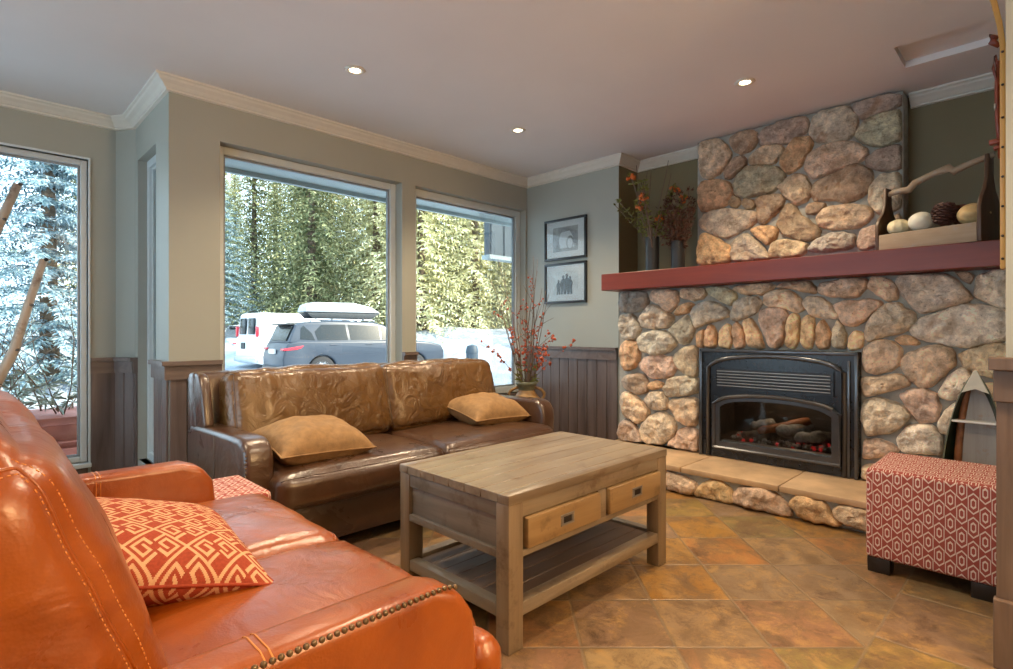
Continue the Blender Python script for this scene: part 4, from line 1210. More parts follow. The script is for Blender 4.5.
# floor jug with dried branches
JL = (3.10, 2.88, 0.0)
jug = thing('floor_jug', 'tall tan glazed floor jug with two handles behind the brown sofa', 'jug', JL)
MB().lathe([(0.0, 0.0), (0.085, 0.0), (0.115, 0.05), (0.142, 0.18), (0.150, 0.30), (0.140, 0.40), (0.110, 0.475), (0.072, 0.520), (0.060, 0.545), (0.056, 0.56), (0.046, 0.56), (0.050, 0.53), (0.040, 0.50), (0.0, 0.48)], n=36).build('body', M['jug_glaze'], jug, True)
MB().lathe([(0.060, 0.542), (0.062, 0.560), (0.072, 0.580), (0.082, 0.592), (0.084, 0.606), (0.070, 0.610), (0.058, 0.600), (0.050, 0.56)], n=36).build('neck', M['jug_green'], jug, True)
for s in (-1, 1):
    q = MB(); P = []
    for k in range(13):
        t = k / 12 * PI
        rr = 0.062 + 0.075 * math.sin(t) ** 0.8
        P.append((s * 0.7071 * rr, -s * 0.7071 * rr, 0.430 + 0.135 * k / 12 + 0.015 * math.sin(t)))
    P[0] = (s * 0.7071 * 0.118, -s * 0.7071 * 0.118, 0.445)
    q.tube(P, 0.011, 8); q.build('handle', M['jug_glaze'], jug, True)
br = thing('dried_branches', 'bare twigs with red-orange blossoms standing in the tan floor jug', 'dried branches', (3.10, 2.88, 0.50))
tw = MB(); bl = MB()
for k in range(17):
    az = rnd.uniform(0, 2 * PI); ln = rnd.uniform(0.05, 0.26)
    L = rnd.uniform(0.65, 1.18)
    d = Vector((math.cos(az) * ln, math.sin(az) * ln, 1))
    P = wander((math.cos(az) * 0.02, math.sin(az) * 0.02, 0.0), d, L, 9, 0.07)
    tw.tube(P, [0.0046 * (1 - 0.65 * i / 9) for i in range(10)], 5)
    for j in (4, 6, 7):
        if rnd.random() < 0.7:
            S = wander(P[j], (rnd.uniform(-1, 1), rnd.uniform(-1, 1), 0.8), rnd.uniform(0.08, 0.2), 4, 0.15)
            tw.tube(S, [0.0025, 0.002, 0.0018, 0.0015, 0.001], 4)
            if k % 2 == 0:
                for q in S[1:]:
                    for _ in range(2): bl.blob(q + Vector([rnd.uniform(-0.012, 0.012) for _ in range(3)]), rnd.uniform(0.004, 0.009), 6, 4, jit=0.3, rnd=rnd)
for k in range(10):
    az = rnd.uniform(0, 2 * PI); ln = rnd.uniform(0.15, 0.75)
    d = Vector((math.cos(az) * ln, math.sin(az) * ln, 1)); L = rnd.uniform(0.30, 0.62)
    P = wander((0, 0, 0.05), d, L, 10, 0.09, 0.01)
    tw.tube(P, [0.003 * (1 - 0.7 * i / 10) for i in range(11)], 5)
    for q in P[4:]:
        for _ in range(rnd.randint(0, 4)):
            bl.blob(q + Vector([rnd.uniform(-0.018, 0.018) for _ in range(3)]), rnd.uniform(0.006, 0.013), 6, 4, jit=0.35, rnd=rnd)
tw.build('twigs', M['twig'], br, True); o = bl.build('blossoms', M['berry_red'], br, True); o['kind'] = 'stuff'
lf = MB()
for _ in range(60):
    az = rnd.uniform(0, 2 * PI); p = (0.05 * math.cos(az), 0.05 * math.sin(az), rnd.uniform(0.10, 0.24))
    leafquad(lf, p, (math.cos(az), math.sin(az), rnd.uniform(-0.2, 1)), rnd.uniform(0.03, 0.06), 0.009)
o = lf.build('leaves', M['leaf_olive'], br); o['kind'] = 'stuff'

# two mantel vases with dried arrangements
for (x, y, h, r_, lab) in ((3.74, 2.165, 0.285, 0.052, 'taller dark cylinder vase on the left end of the mantel'), (3.76, 1.965, 0.235, 0.050, 'shorter dark cylinder vase on the mantel next to the chimney stones')):
    v = MB(); v.lathe([(0.0, 0.0), (r_ * 1.12, 0.0), (r_ * 1.12, 0.008), (r_, 0.014), (r_, h - 0.006), (r_ * 0.98, h), (r_ * 0.86, h), (r_ * 0.86, 0.05), (0.0, 0.05)], (x, y, 1.43), 32)
    tag(v.build('vase', M['vase_black'], smooth=False, off=(x, y, 1.43), angle=40), lab, 'vase')
ar = thing('dried_arrangement', 'curly twigs, green leaves and orange blooms in the taller mantel vase', 'dried flowers', (3.74, 2.165, 1.48))
tw = MB(); lf = MB(); bl = MB()
for k in range(8):
    az = rnd.uniform(0, 2 * PI); ln = rnd.uniform(0.05, 0.22)
    P = wander((0, 0, 0), (math.cos(az) * ln, math.sin(az) * ln + 0.03, 1), rnd.uniform(0.60, 0.82), 12, 0.13)
    tw.tube(P, [0.0065 * (1 - 0.7 * i / 12) for i in range(13)], 5)
for k in range(13):
    az = rnd.uniform(0, 2 * PI); ln = rnd.uniform(0.2, 0.7)
    P = wander((0, 0, 0.1), (math.cos(az) * ln * 0.7, math.sin(az) * ln, 1), rnd.uniform(0.32, 0.62), 10, 0.10)
    tw.tube(P, [0.003] * 11, 4)
    for q in P[4:]:
        for _ in range(7): leafquad(lf, q, (rnd.uniform(-1, 1), rnd.uniform(-1, 1), rnd.uniform(-0.3, 1)), rnd.uniform(0.025, 0.05), 0.009)
    if k % 2 == 0:
        for _ in range(9): bl.blob(P[-1 - (k % 3)] + Vector([rnd.uniform(-0.025, 0.025) for _ in range(3)]), rnd.uniform(0.008, 0.017), 6, 4, jit=0.3, rnd=rnd)
P = wander((0, 0, 0.17), (-0.15, 0.75, 0.9), 0.46, 9, 0.05, -0.0)
tw.tube(P, [0.002] * 10, 4)
for q in P[2:]:
    for _ in range(4): leafquad(lf, q, (rnd.uniform(-1, 1), rnd.uniform(-1, 1), rnd.uniform(-0.3, 1)), rnd.uniform(0.02, 0.035), 0.008)
tw.build('twigs', M['twig'], ar, True); o = lf.build('leaves', M['leaf_olive'], ar); o['kind'] = 'stuff'; o = bl.build('blossoms', M['blossom_orange'], ar, True); o['kind'] = 'stuff'
ar = thing('dried_bouquet', 'dark brown dried foliage in the shorter mantel vase', 'dried flowers', (3.76, 1.965, 1.48))
tw = MB(); lf = MB()
for k in range(26):
    az = rnd.uniform(0, 2 * PI); ln = rnd.uniform(0.05, 0.42)
    P = wander((0, 0, 0), (math.cos(az) * ln * 0.7, math.sin(az) * ln, 1), rnd.uniform(0.32, 0.56), 8, 0.08)
    P = [Vector((min(q.x, 0.32), max(q.y, -0.035) if q.x > 0.15 else max(q.y, -0.10), q.z)) for q in P]
    tw.tube(P, [0.0018] * 9, 4)
    for q in P[3:]:
        for _ in range(8): leafquad(lf, q + Vector([rnd.uniform(-0.015, 0.015) for _ in range(3)]), (rnd.uniform(-1, 1), rnd.uniform(-1, 1), rnd.uniform(-0.5, 1)), rnd.uniform(0.018, 0.036), 0.008)
tw.build('twigs', M['twig'], ar, True); o = lf.build('leaves', M['dried_brown'], ar); o['kind'] = 'stuff'

# ------------------------------------------------------------ tool crate on the mantel
CL = (3.60, 0.428, 1.43)
cr = thing('wooden_trug', 'rustic wooden carrier box with bottle shaped ends and a branch handle on the mantel', 'wooden carrier', CL, math.radians(-15))
q = MB(); q.box((-0.115, -0.205, 0.0), (-0.100, 0.225, 0.092), 0.003); q.build('front_board', M['crate_wood'], cr, angle=40)
q = MB(); q.box((0.100, -0.205, 0.0), (0.115, 0.225, 0.100), 0.003); q.build('back_board', M['crate_wood'], cr, angle=40)
q = MB(); q.box((-0.100, -0.205, 0.0), (0.100, 0.225, 0.012)); q.build('floor_board', M['crate_wood'], cr)
bott = [(-0.112, 0.0), (0.112, 0.0), (0.116, 0.17), (0.095, 0.215), (0.055, 0.26), (0.034, 0.32), (0.028, 0.43), (-0.028, 0.43), (-0.034, 0.32), (-0.055, 0.26), (-0.095, 0.215), (-0.116, 0.17)]
for y, hs in ((-0.222, 1.0), (0.227, 0.84)):
    q = MB(); q.prism([(u, v * hs) for u, v in bott], y, y + 0.017, 'xz', 0.003); q.build('end_board', M['dark_board'], cr, angle=40)
P = [(0.0, -0.235, 0.425), (0.0, -0.14, 0.405), (0.005, -0.07, 0.385), (-0.004, -0.055, 0.405), (0.0, 0.02, 0.392), (0.0, 0.10, 0.365), (0.004, 0.13, 0.335), (0.0, 0.18, 0.338), (0.0, 0.262, 0.325)]
q = MB(); q.tube(P, [0.015, 0.016, 0.020, 0.022, 0.016, 0.018, 0.021, 0.017, 0.014], 8); q.build('branch_handle', M['crate_wood'], cr, True)
def gourd(c, r, mat, label, ribs=0, ell=0.85, rz=0.0):
    mb = MB(); n = 36; mm = 18; vs = []; fs = []
    for i in range(mm + 1):
        t = PI * i / mm
        for k in range(n):
            p = 2 * PI * k / n
            j = 1 + (0.06 * math.cos(ribs * p) if ribs else 0)
            vs.append((r * j * math.sin(t) * math.cos(p), r * j * math.sin(t) * math.sin(p), r * ell * math.cos(t)))
    for i in range(mm):
        for k in range(n):
            k2 = (k + 1) % n
            fs.append((i * n + k, (i + 1) * n + k, (i + 1) * n + k2, i * n + k2))
    mb.add(vs, fs)
    o = mb.build('gourd', M[mat], smooth=True); o.location = c; o.rotation_euler = (math.radians(90 if rz else 0), 0, rz)
    tag(o, label, 'gourd'); return o
gourd((3.590, 0.590, 1.560), 0.054, 'gourd_cream', 'ribbed cream gourd at the left end of the wooden carrier', 9, 0.8)
gourd((3.560, 0.490, 1.572), 0.057, 'gourd_white', 'smooth white gourd in the wooden carrier', 0, 0.88)
gourd((3.540, 0.278, 1.575), 0.053, 'gourd_yellow', 'ribbed yellow gourd at the right end of the wooden carrier', 8, 1.3, 0.5)
def pinecone(c, r, hh, label, rot=(0, 0, 0)):
    mb = MB(); mb.blob((0, 0, 0), (r * 0.62, r * 0.62, hh * 0.5), 12, 8)
    for i in range(12):
        z = -hh * 0.48 + hh * 0.98 * i / 11
        rr = r * max(0.18, math.sqrt(max(0, 1 - ((z + hh * 0.08) / (hh * 0.56)) ** 2)))
        k = 10 if i < 9 else 6
        for j in range(k):
            a = 2 * PI * (j + 0.5 * (i % 2)) / k
            d = Vector((math.cos(a), math.sin(a), 0.35)); s = Vector((-math.sin(a), math.cos(a), 0))
            b0 = Vector((0, 0, z)) + d * rr * 0.35; tip = Vector((0, 0, z)) + d * rr * 1.05; w = rr * 0.28 + 0.002
            mb.add([b0 - s * w * 0.5, b0 + s * w * 0.5, tip + s * w, tip + Vector((0, 0, 0.005)), tip - s * w, tip - Vector((0, 0, 0.004))], [(0, 1, 2, 3, 4), (1, 0, 4, 5, 2), (2, 5, 4, 3)])
    o = mb.build('pine_cone', M['cone_brown']); o.location = c; o.rotation_euler = rot
    return tag(o, label, 'pine cone')
pinecone((3.552, 0.392, 1.592), 0.056, 0.115, 'large upright pine cone between the gourds', (0.25, 0.1, 0))
pinecone((3.600, 0.335, 1.590), 0.046, 0.095, 'smaller pine cone leaning beside the yellow gourd', (1.1, 0.0, 0.4))

# ------------------------------------------------------------ canoe shelf on the hearth
KL = (3.50, 0.262, 0.165)
kn = thing('canoe_shelf', 'small upright dark green canoe shelf standing on the hearth', 'canoe shelf', KL)
hz = 0.635
def half(z): return 0.128 * max(0.0, 1 - (max(0, z) / hz) ** 2.1) ** 0.72
def deep(z): return 0.125 * max(0.0, 1 - (z / hz) ** 3) ** 0.6 + 0.004
Z = [hz * (1 - (1 - i / 26) ** 1.6) for i in range(27)]
def hull(k, inn):
    vs = []; fs = []; n = 16
    for z in Z:
        w = max(0.0005, half(z) - inn); d = max(0.0005, deep(z) - inn)
        for i in range(n + 1):
            t = PI * i / n
            vs.append((d * math.sin(t) - 0.09, w * math.cos(t), z))
    for r in range(len(Z) - 1):
        for i in range(n): fs.append((r * (n + 1) + i, r * (n + 1) + i + 1, (r + 1) * (n + 1) + i + 1, (r + 1) * (n + 1) + i))
    mb = MB(); mb.add(vs, fs); return mb
hull(0, 0.0).build('outer_hull', M['hull_green'], kn, True)
hull(0, 0.006).build('inner_hull', M['hull_green'], kn, True)
gw = MB()
for s in (-1, 1): gw.tube([(-0.09, s * half(z), z) for z in Z], 0.0032, 6)
gw.build('gunwale', M['jug_green'], kn, True)
q = MB(); q.prism([(-half(z) * 0.88, z) for z in Z if z < 0.56] + [(half(z) * 0.50, z) for z in reversed(Z) if z < 0.56], -0.035, -0.027, 'yz'); q.build('back_plank', M['hull_plank'], kn)
q = MB(); q.tube([(-0.035, half(z) * 0.50 + 0.010, z) for z in Z if z < 0.56], [0.016] * len([z for z in Z if z < 0.56]), 6); q.build('side_plank', M['rust_wood'], kn, True)
q = MB(); zt = hz + 0.012
q.prism([(-0.050, hz - 0.095), (0.0, hz - 0.075), (0.050, hz - 0.095), (0.006, zt), (-0.006, zt)], -0.102, -0.086, 'yz', 0.002); q.build('bow_cap', M['cream_paint'], kn)
q = MB(); q.box((-0.095, -half(0.40) + 0.003, 0.395), (0.02, half(0.40) - 0.003, 0.405), 0.002); q.build('shelf', M['white_bar'], kn)
q = MB(); q.box((-0.095, -0.12, 0.0), (0.02, 0.12, 0.010), 0.002); q.build('base', M['hull_green'], kn)

# ------------------------------------------------------------ snowshoe hanging on the partition
SL = (2.27, 0.1015, 1.19)
sn = thing('snowshoe', 'old yellow wooden snowshoe with leather straps hanging at the right edge', 'snowshoe', SL)
q = MB()
q.prism([(0.001, 0.0), (0.014, 0.0), (0.015, 0.68), (0.022, 0.75), (0.036, 0.83), (0.060, 0.93), (0.085, 1.01), (0.100, 1.05), (0.090, 1.055), (0.070, 1.01), (0.046, 0.93), (0.022, 0.83), (0.008, 0.75), (0.001, 0.68)], -0.024, 0.024, 'yz', 0.002)
q.build('wooden_rail', M['gold_wood'], sn, angle=40)
for z in (0.03, 0.10, 0.19, 0.28, 0.37, 0.46, 0.56, 0.66):
    q = MB(); q.lathe([(0.004, 0.0), (0.003, 0.002), (0.0, 0.003)], (0, 0, 0), 8, axis='x'); o = q.build('rivet', M['dark_foot'], sn, True); o.location = (-0.026, 0.008, z); o.rotation_euler = (0, PI, 0)
q = MB()
q.tube([(-0.012, 0.014, 0.34), (-0.014, 0.020, 0.46), (-0.012, 0.022, 0.56), (-0.01, 0.018, 0.64)], [0.005, 0.006, 0.006, 0.005], 8)
q.box((-0.022, 0.012, 0.385), (0.0, 0.040, 0.400), 0.003); q.box((-0.022, 0.010, 0.368), (0.0, 0.030, 0.378), 0.003)
q.tube([(-0.012, 0.016, 0.55), (-0.016, 0.030, 0.62), (-0.012, 0.026, 0.66), (-0.01, 0.016, 0.60)], 0.004, 6)
q.build('leather_harness', M['strap'], sn, True)
q = MB(); q.tube([(-0.010, 0.016, 0.685), (-0.014, 0.034, 0.705), (-0.014, 0.036, 0.72), (-0.010, 0.018, 0.712)], [0.006, 0.010, 0.010, 0.006], 8); q.build('toe_strap', M['strap'], sn, True)
q = MB(); q.lathe([(0.010, -0.002), (0.012, 0.0), (0.010, 0.002), (0.007, 0.0), (0.010, -0.002)], (0, 0, 0), 12, axis='y'); o = q.build('buckle', M['steel'], sn, True); o.location = (-0.014, 0.026, 0.50)

# ------------------------------------------------------------ birch poles by the left window
bp = thing('birch_basket', 'basket holding birch poles beside the left window', 'basket', (-0.02, 4.05, 0))
MB().lathe([(0.0, 0.0), (0.11, 0.0), (0.14, 0.15), (0.15, 0.36), (0.14, 0.38), (0.13, 0.36), (0.12, 0.05), (0.0, 0.05)], n=28).build('basket', M['rust_wood'], bp, True)
bp.location = (-0.10, 4.10, 0.0)
def pole(pts, r0, r1, label):
    q = MB(); n = len(pts); q.tube(pts, [r0 + (r1 - r0) * i / (n - 1) for i in range(n)], 12)
    rn = random.Random(n)
    o = tag(q.build('birch_pole', M['bark'], smooth=True, off=pts[0]), label, 'birch pole')
    k = MB()
    for i in range(1, n):
        p = Vector(pts[i]); 
        k.blob(p + Vector((0.010, -0.014, 0.0)), (0.012, 0.012, 0.009), 8, 5, jit=0.2, rnd=rn)
    c = k.build('knot', M['log_char'], o, True, off=pts[0]); c.location = (0, 0, 0)
    return o
pole([(-0.06, 4.10, 0.06), (0.06, 3.98, 0.46), (0.135, 3.92, 0.72), (0.205, 3.90, 0.90), (0.262, 3.90, 1.14), (0.325, 3.90, 1.39)], 0.030, 0.018, 'birch pole leaning right in front of the left window')
pole([(-0.10, 4.12, 0.06), (0.0, 4.05, 0.70), (0.06, 4.02, 1.30), (0.16, 4.00, 1.60), (0.225, 4.00, 1.80)], 0.028, 0.020, 'taller birch pole at the left edge of the picture')

# ------------------------------------------------------------ outside
def gh(x, y):
    l = (x - y) * 0.70711; d = (x + y) * 0.70711
    h = -0.42 + 0.05 * noise.noise((x * 0.4, y * 0.4, 0))
    t = max(0, min(1, (d - 19 - 0.1 * l) / 7)); h += 1.5 * t * t * (3 - 2 * t) + 0.35 * t * noise.noise((x * 0.6, y * 0.6, 3))
    b = math.exp(-((l + 1.0) / 2.6) ** 2 - ((d - 18.5) / 3.0) ** 2); h += 1.0 * b * (0.8 + 0.5 * noise.noise((x * 1.1, y * 1.1, 5)))
    b = math.exp(-((l + 9.5) / 2.2) ** 2 - ((d - 11.5) / 1.5) ** 2); h += 0.7 * b
    return h
mb = MB(); N = 110; vs = []; fs = []
for i in range(N + 1):
    for j in range(N + 1):
        l = -60 + 90 * i / N; d = 3.2 + 62 * (j / N) ** 1.5
        x, y, _ = W(l, d)
        vs.append((x, y, gh(x, y) if not (x > -2.6 and x < 4.5 and y < 4.75) else -0.45))
for i in range(N):
    for j in range(N):
        q = (i * (N + 1) + j, (i + 1) * (N + 1) + j, (i + 1) * (N + 1) + j + 1, i * (N + 1) + j + 1)
        if all(not (-3.2 < vs[k][0] < 5.2 and vs[k][1] < 4.7) and vs[k][1] > -8 for k in q): fs.append(q)
mb.add(vs, fs)
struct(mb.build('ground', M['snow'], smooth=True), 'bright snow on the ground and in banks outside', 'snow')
# eaves
mb = MB(); mb.box((0.98, 3.76, 2.235), (4.6, 4.42, 2.30)); mb.box((0.98, 4.40, 2.20), (4.6, 4.44, 2.42))
struct(mb.build('roof_eave', M['soffit']), 'grey roof overhang outside above the windows', 'eave')
mb = MB(); mb.box((-2.45, 4.67, 2.235), (0.90, 5.0, 2.30)); mb.box((-2.45, 4.98, 2.22), (0.90, 5.02, 2.40))
struct(mb.build('roof_eave_side', M['soffit']), 'grey roof overhang outside the left window', 'eave')
nb = thing('neighbouring_bay', 'pale blue-grey sided upper bay seen at the top right of the corner window', 'building', (4.84, 5.15, 1.93)); nb['kind'] = 'structure'
q = MB(); q.box((0, 0, 0.05), (3.0, 0.10, 2.4))
for k in range(13): q.box((0.02 + k * 0.24, -0.018, 0.05), (0.055 + k * 0.24, 0.0, 2.4))
q.build('siding', M['siding'], nb)
q = MB(); q.box((-0.03, -0.04, 0.0), (3.0, 0.12, 0.055), 0.004); q.build('skirt_board', M['soffit'], nb)
# planter and shrub
pl = thing('planter_box', 'red-brown wooden planter outside the left window', 'planter', (-0.2, 5.25, -0.42))
q = MB(); q.prism([(-0.24, 0.0), (0.24, 0.0), (0.30, 0.80), (-0.30, 0.80)], -1.25, 1.05, 'yz', 0.01)
for v in q.v[:]: pass
q2 = MB(); q2.v = [(x, y, z) for (x, y, z) in q.v]; q2.f = q.f; q2.mi = q.mi
q2.build('tub', M['planter'], pl, angle=40)
q = MB(); q.box((-1.28, -0.33, 0.76), (1.08, 0.33, 0.815), 0.01); q.box((-1.27, -0.315, 0.63), (1.07, -0.275, 0.645), 0.004); q.box((-1.27, -0.305, 0.58), (1.07, -0.272, 0.592), 0.004); q.build('rim', M['planter'], pl, angle=40)
rnd = random.Random(5)
sb = thing('bare_shrub', 'thin bare shrub with a few pale leaves growing in the red-brown planter', 'shrub', (-0.2, 5.25, 0.38))
tw = MB(); lf = MB()
for k in range(46):
    P = wander((rnd.uniform(-1.1, 0.9), rnd.uniform(-0.2, 0.2), 0.0), (rnd.uniform(-0.7, 0.7), rnd.uniform(-0.4, 0.4), 1), rnd.uniform(0.35, 1.0), 8, 0.18)
    tw.tube(P, [0.006 * (1 - 0.7 * i / 8) for i in range(9)], 4)
    for j in (3, 5):
        S = wander(P[j], (rnd.uniform(-1, 1), rnd.uniform(-0.4, 0.4), 0.7), rnd.uniform(0.15, 0.35), 4, 0.2); tw.tube(S, 0.0025, 4)
    for q in P[1:4]:
        for _ in range(9): leafquad(lf, q, (rnd.uniform(-1, 1), rnd.uniform(-1, 1), rnd.uniform(-0.6, 0.6)), rnd.uniform(0.06, 0.13), 0.010)
tw.build('twigs', M['twig'], sb, True); o = lf.build('leaves', M['shrub'], sb); o['kind'] = 'stuff'

# vehicles
def vehicle(name, label, cat, loc, heading, paint, kind='suv', box=False):
    r = thing(name, label, cat, loc, heading)
    L = 4.95 if kind == 'suv' else 5.6
    hw = 0.95
    def arc(cx, rr=0.40, zc=0.36):
        return [(cx + rr * math.cos(t), zc + rr * math.sin(t)) for t in [PI * k / 12 for k in range(13)]]
    wb = (-1.42, 1.45) if kind == 'suv' else (-1.6, 1.75)
    if kind == 'suv':
        top = [(2.44, 0.50), (2.46, 0.80), (2.36, 0.98), (1.95, 1.08), (1.25, 1.13), (-2.05, 1.16), (-2.33, 1.10), (-2.42, 0.90), (-2.47, 0.68), (-2.46, 0.42), (-2.36, 0.28)]
    else:
        top = [(2.75, 0.50), (2.76, 0.80), (2.62, 1.02), (1.95, 1.16), (1.7, 1.22), (-2.72, 1.22), (-2.76, 0.9), (-2.78, 0.45), (-2.7, 0.30)]
    poly = top + [(wb[0] - 0.40, 0.28)] + list(reversed(arc(wb[0])))[0:0] + [p for p in reversed(arc(wb[0]))] + [p for p in reversed(arc(wb[1]))] + [(wb[1] + 0.42, 0.28), (2.30, 0.28)]
    q = MB(); q.prism(poly, -hw, hw, 'xz', 0.05, seg=3); q.build('body', M[paint], r, angle=40)
    if kind == 'suv':
        gb = [(1.25, 1.12), (0.45, 1.60), (0.10, 1.685), (-1.2, 1.70), (-1.85, 1.66), (-2.10, 1.60), (-2.32, 1.10)]
        tz = 1.70
    else:
        gb = [(1.75, 1.20), (1.10, 1.92), (0.8, 2.02), (-2.55, 2.04), (-2.66, 1.98), (-2.74, 1.20)]
        tz = 2.04
    def taper(mb_, f=0.82):
        for i, (x, y, z) in enumerate(mb_.v):
            t = max(0, (z - 1.12) / (tz - 1.12)); mb_.v[i] = (x, y * (1 - (1 - f) * t), z)
    q = MB(); q.prism(gb, -hw * 0.985, hw * 0.985, 'xz', 0.04, seg=3); taper(q); q.build('cabin', M[paint], r, angle=40)
    wins = [[(1.02, 1.17), (0.42, 1.55), (0.34, 1.56), (0.34, 1.17)], [(0.28, 1.17), (0.28, 1.57), (-0.66, 1.60), (-0.62, 1.17)], [(-0.70, 1.17), (-0.74, 1.60), (-1.42, 1.59), (-1.62, 1.40), (-1.55, 1.17)], [(-1.63, 1.17), (-1.70, 1.36), (-1.90, 1.56), (-1.98, 1.50), (-2.02, 1.20)]] if kind == 'suv' else \
           [[(1.55, 1.26), (1.05, 1.82), (0.70, 1.84), (0.70, 1.26)], [(0.55, 1.30), (0.55, 1.84), (-0.45, 1.84), (-0.45, 1.30)]]
    for w in wins:
        for s in (-1, 1):
            q = MB(); y0_, y1_ = sorted((s * hw * 0.975, s * hw * 0.995)); q.prism(w, y0_, y1_, 'xz'); taper(q); q.build('side_window', M['car_glass'], r)
    q = MB()
    if kind == 'suv':
        q.prism([(-2.335, 1.16), (-2.16, 1.56), (-2.13, 1.56), (-2.30, 1.16)], -0.70, 0.70, 'xz'); q.build('rear_window', M['car_glass'], r)
        q = MB(); q.prism([(1.18, 1.18), (0.50, 1.59), (0.47, 1.57), (1.15, 1.16)], -0.72, 0.72, 'xz'); q.build('windscreen', M['car_glass'], r)
        q = MB(); q.box((-2.30, -0.66, 1.585), (-2.02, 0.66, 1.625), 0.015); q.build('spoiler', M['car_trim'], r, angle=40)
        q = MB(); q.box((-2.50, -0.26, 0.80), (-2.455, 0.26, 0.93), 0.004); q.build('number_plate', M['white_bar'], r)
        q = MB(); q.box((-2.50, -0.90, 0.30), (-2.40, 0.90, 0.46), 0.03); q.build('bumper_trim', M['car_trim'], r, angle=40)
        for s in (-1, 1):
            q = MB(); q.prism([(-2.44, 0.955), (-2.10, 1.01), (-1.93, 1.035), (-2.00, 0.965), (-2.12, 0.925), (-2.455, 0.90)], *sorted((s * 0.62, s * 0.962)), plane='xz', bev=0.01); q.build('tail_light', M['tail_red'], r, angle=40)
            q = MB(); q.tube([(0.2, s * 0.72, 1.70), (0.1, s * 0.72, 1.735), (-1.5, s * 0.72, 1.745), (-1.7, s * 0.72, 1.69)], 0.018, 8); q.build('roof_rail', M['alloy'], r, True)
            q = MB(); q.box((0.72, min(s * 0.93, s * 1.1), 1.16), (0.88, max(s * 0.93, s * 1.1), 1.28), 0.03); q.build('wing_mirror', M[paint], r, angle=40)
            for xx in (0.10, -0.95):
                q = MB(); q.box((xx - 0.28, min(s * 0.95, s * 0.972), 1.03), (xx - 0.08, max(s * 0.95, s * 0.972), 1.055), 0.006); q.build('door_handle', M[paint], r)
    else:
        for s in (-1, 1):
            q = MB(); q.box((-2.765, min(s * 0.10, s * 0.62), 1.30), (-2.70, max(s * 0.10, s * 0.62), 1.86), 0.02); q.build('rear_window', M['car_glass'], r, angle=40)
            q = MB(); q.box((-2.79, min(s * 0.78, s * 0.90), 1.22), (-2.70, max(s * 0.78, s * 0.90), 1.58), 0.02); q.build('tail_light', M['tail_red'], r, angle=40)
        q = MB(); q.box((-2.80, 0.12, 0.80), (-2.765, 0.42, 1.02), 0.004); q.build('number_plate', M['car_trim'], r)
        q = MB(); q.box((-2.86, -0.9, 0.36), (-2.76, 0.9, 0.54), 0.02); q.build('bumper', M['alloy'], r, angle=40)
        q = MB(); q.prism([(1.68, 1.24), (1.10, 1.88), (1.06, 1.86), (1.64, 1.22)], -0.74, 0.74, 'xz'); q.build('windscreen', M['car_glass'], r)
    for cx in wb:
        for s in (-1, 1):
            w = MB(); w.lathe([(0.20, -0.11), (0.34, -0.12), (0.365, -0.09), (0.365, 0.09), (0.34, 0.12), (0.20, 0.11)], (cx, s * 0.80, 0.365), 28, axis='y'); t = w.build('wheel', M['tyre'], r, True)
            w = MB(); w.lathe([(0.0, s * 0.10), (0.06, s * 0.115), (0.07, s * 0.10), (0.19, s * 0.075), (0.235, s * 0.115), (0.24, s * 0.09)], (cx, s * 0.80, 0.365), 28, axis='y')
            for k in range(10):
                a = 2 * PI * k / 10
                w.tube([(cx + 0.05 * math.cos(a), s * 0.915, 0.365 + 0.05 * math.sin(a)), (cx + 0.22 * math.cos(a), s * 0.915, 0.365 + 0.22 * math.sin(a))], 0.016, 6)
            w.build('hub', M['alloy'], t, angle=40)
    return r
HD = math.radians(45 - 62 + 0) 
th = math.radians(39)
hv = (math.cos(th), math.sin(th))                       # (lateral, depth)
wx, wy, _ = W(hv[0], hv[1])
ang = math.atan2(wy, wx)
l0, d0 = -5.80, 14.2                                     # rear corner nearest the house
cl, cd = l0 + hv[0] * 2.47 - hv[1] * 0.95, d0 + hv[1] * 2.47 + hv[0] * 0.95
suv = vehicle('suv', 'dark grey estate SUV parked outside with a roof box', 'car', W(cl, cd, -0.42), ang, 'car_grey')
rb = thing('roof_box', 'silver-grey cargo box on the roof of the dark grey SUV', 'roof box', W(cl - 0.50 * hv[0], cd - 0.50 * hv[1], -0.42 + 1.775), ang)
rb.scale = (1.0, 1.0, 1.25)
q = MB(); q.prism([(-1.22, 0.14), (-1.15, 0.30), (-0.95, 0.36), (0.2, 0.37), (0.75, 0.28), (1.05, 0.14)], -0.42, 0.30, 'xz', 0.04, seg=3); q.build('lid', M['roof_box'], rb, angle=40)
q = MB(); q.prism([(-1.18, 0.13), (-1.02, 0.0), (0.75, 0.0), (1.04, 0.13)], -0.41, 0.29, 'xz', 0.02, seg=2); q.build('tray', M['car_trim'], rb, angle=40)
q = MB(); q.box((-0.62, -0.86 + 0.1, -0.03), (-0.56, 0.76, 0.0), 0.005); q.box((0.30, -0.76, -0.03), (0.36, 0.76, 0.0), 0.005); q.build('crossbars', M['car_trim'], rb)
l1, d1 = -8.25, 18.2
hs = hv; th2 = math.radians(47); hv = (math.cos(th2), math.sin(th2)); ang2 = math.atan2(*reversed(W(hv[0], hv[1])[:2]))
vehicle('van', 'white van parked behind the dark grey SUV', 'van', W(l1 + hv[0] * 2.75 - hv[1] * 0.95, d1 + hv[1] * 2.75 + hv[0] * 0.95, -0.42), ang2, 'car_white', 'van')
l2, d2 = -10.6, 21.5
vehicle('parked_car', 'white car partly hidden at the left edge of the middle window', 'car', W(l2 + hv[0] * 2.4 - hv[1] * 0.95, d2 + hv[1] * 2.4 + hv[0] * 0.95, -0.42), ang2, 'car_white', 'suv')
x, y, _ = W(-0.88, 14.0)
bn = thing('litter_bin', 'blue-grey bin standing in the snow outside the corner window', 'bin', (x, y, -0.42))
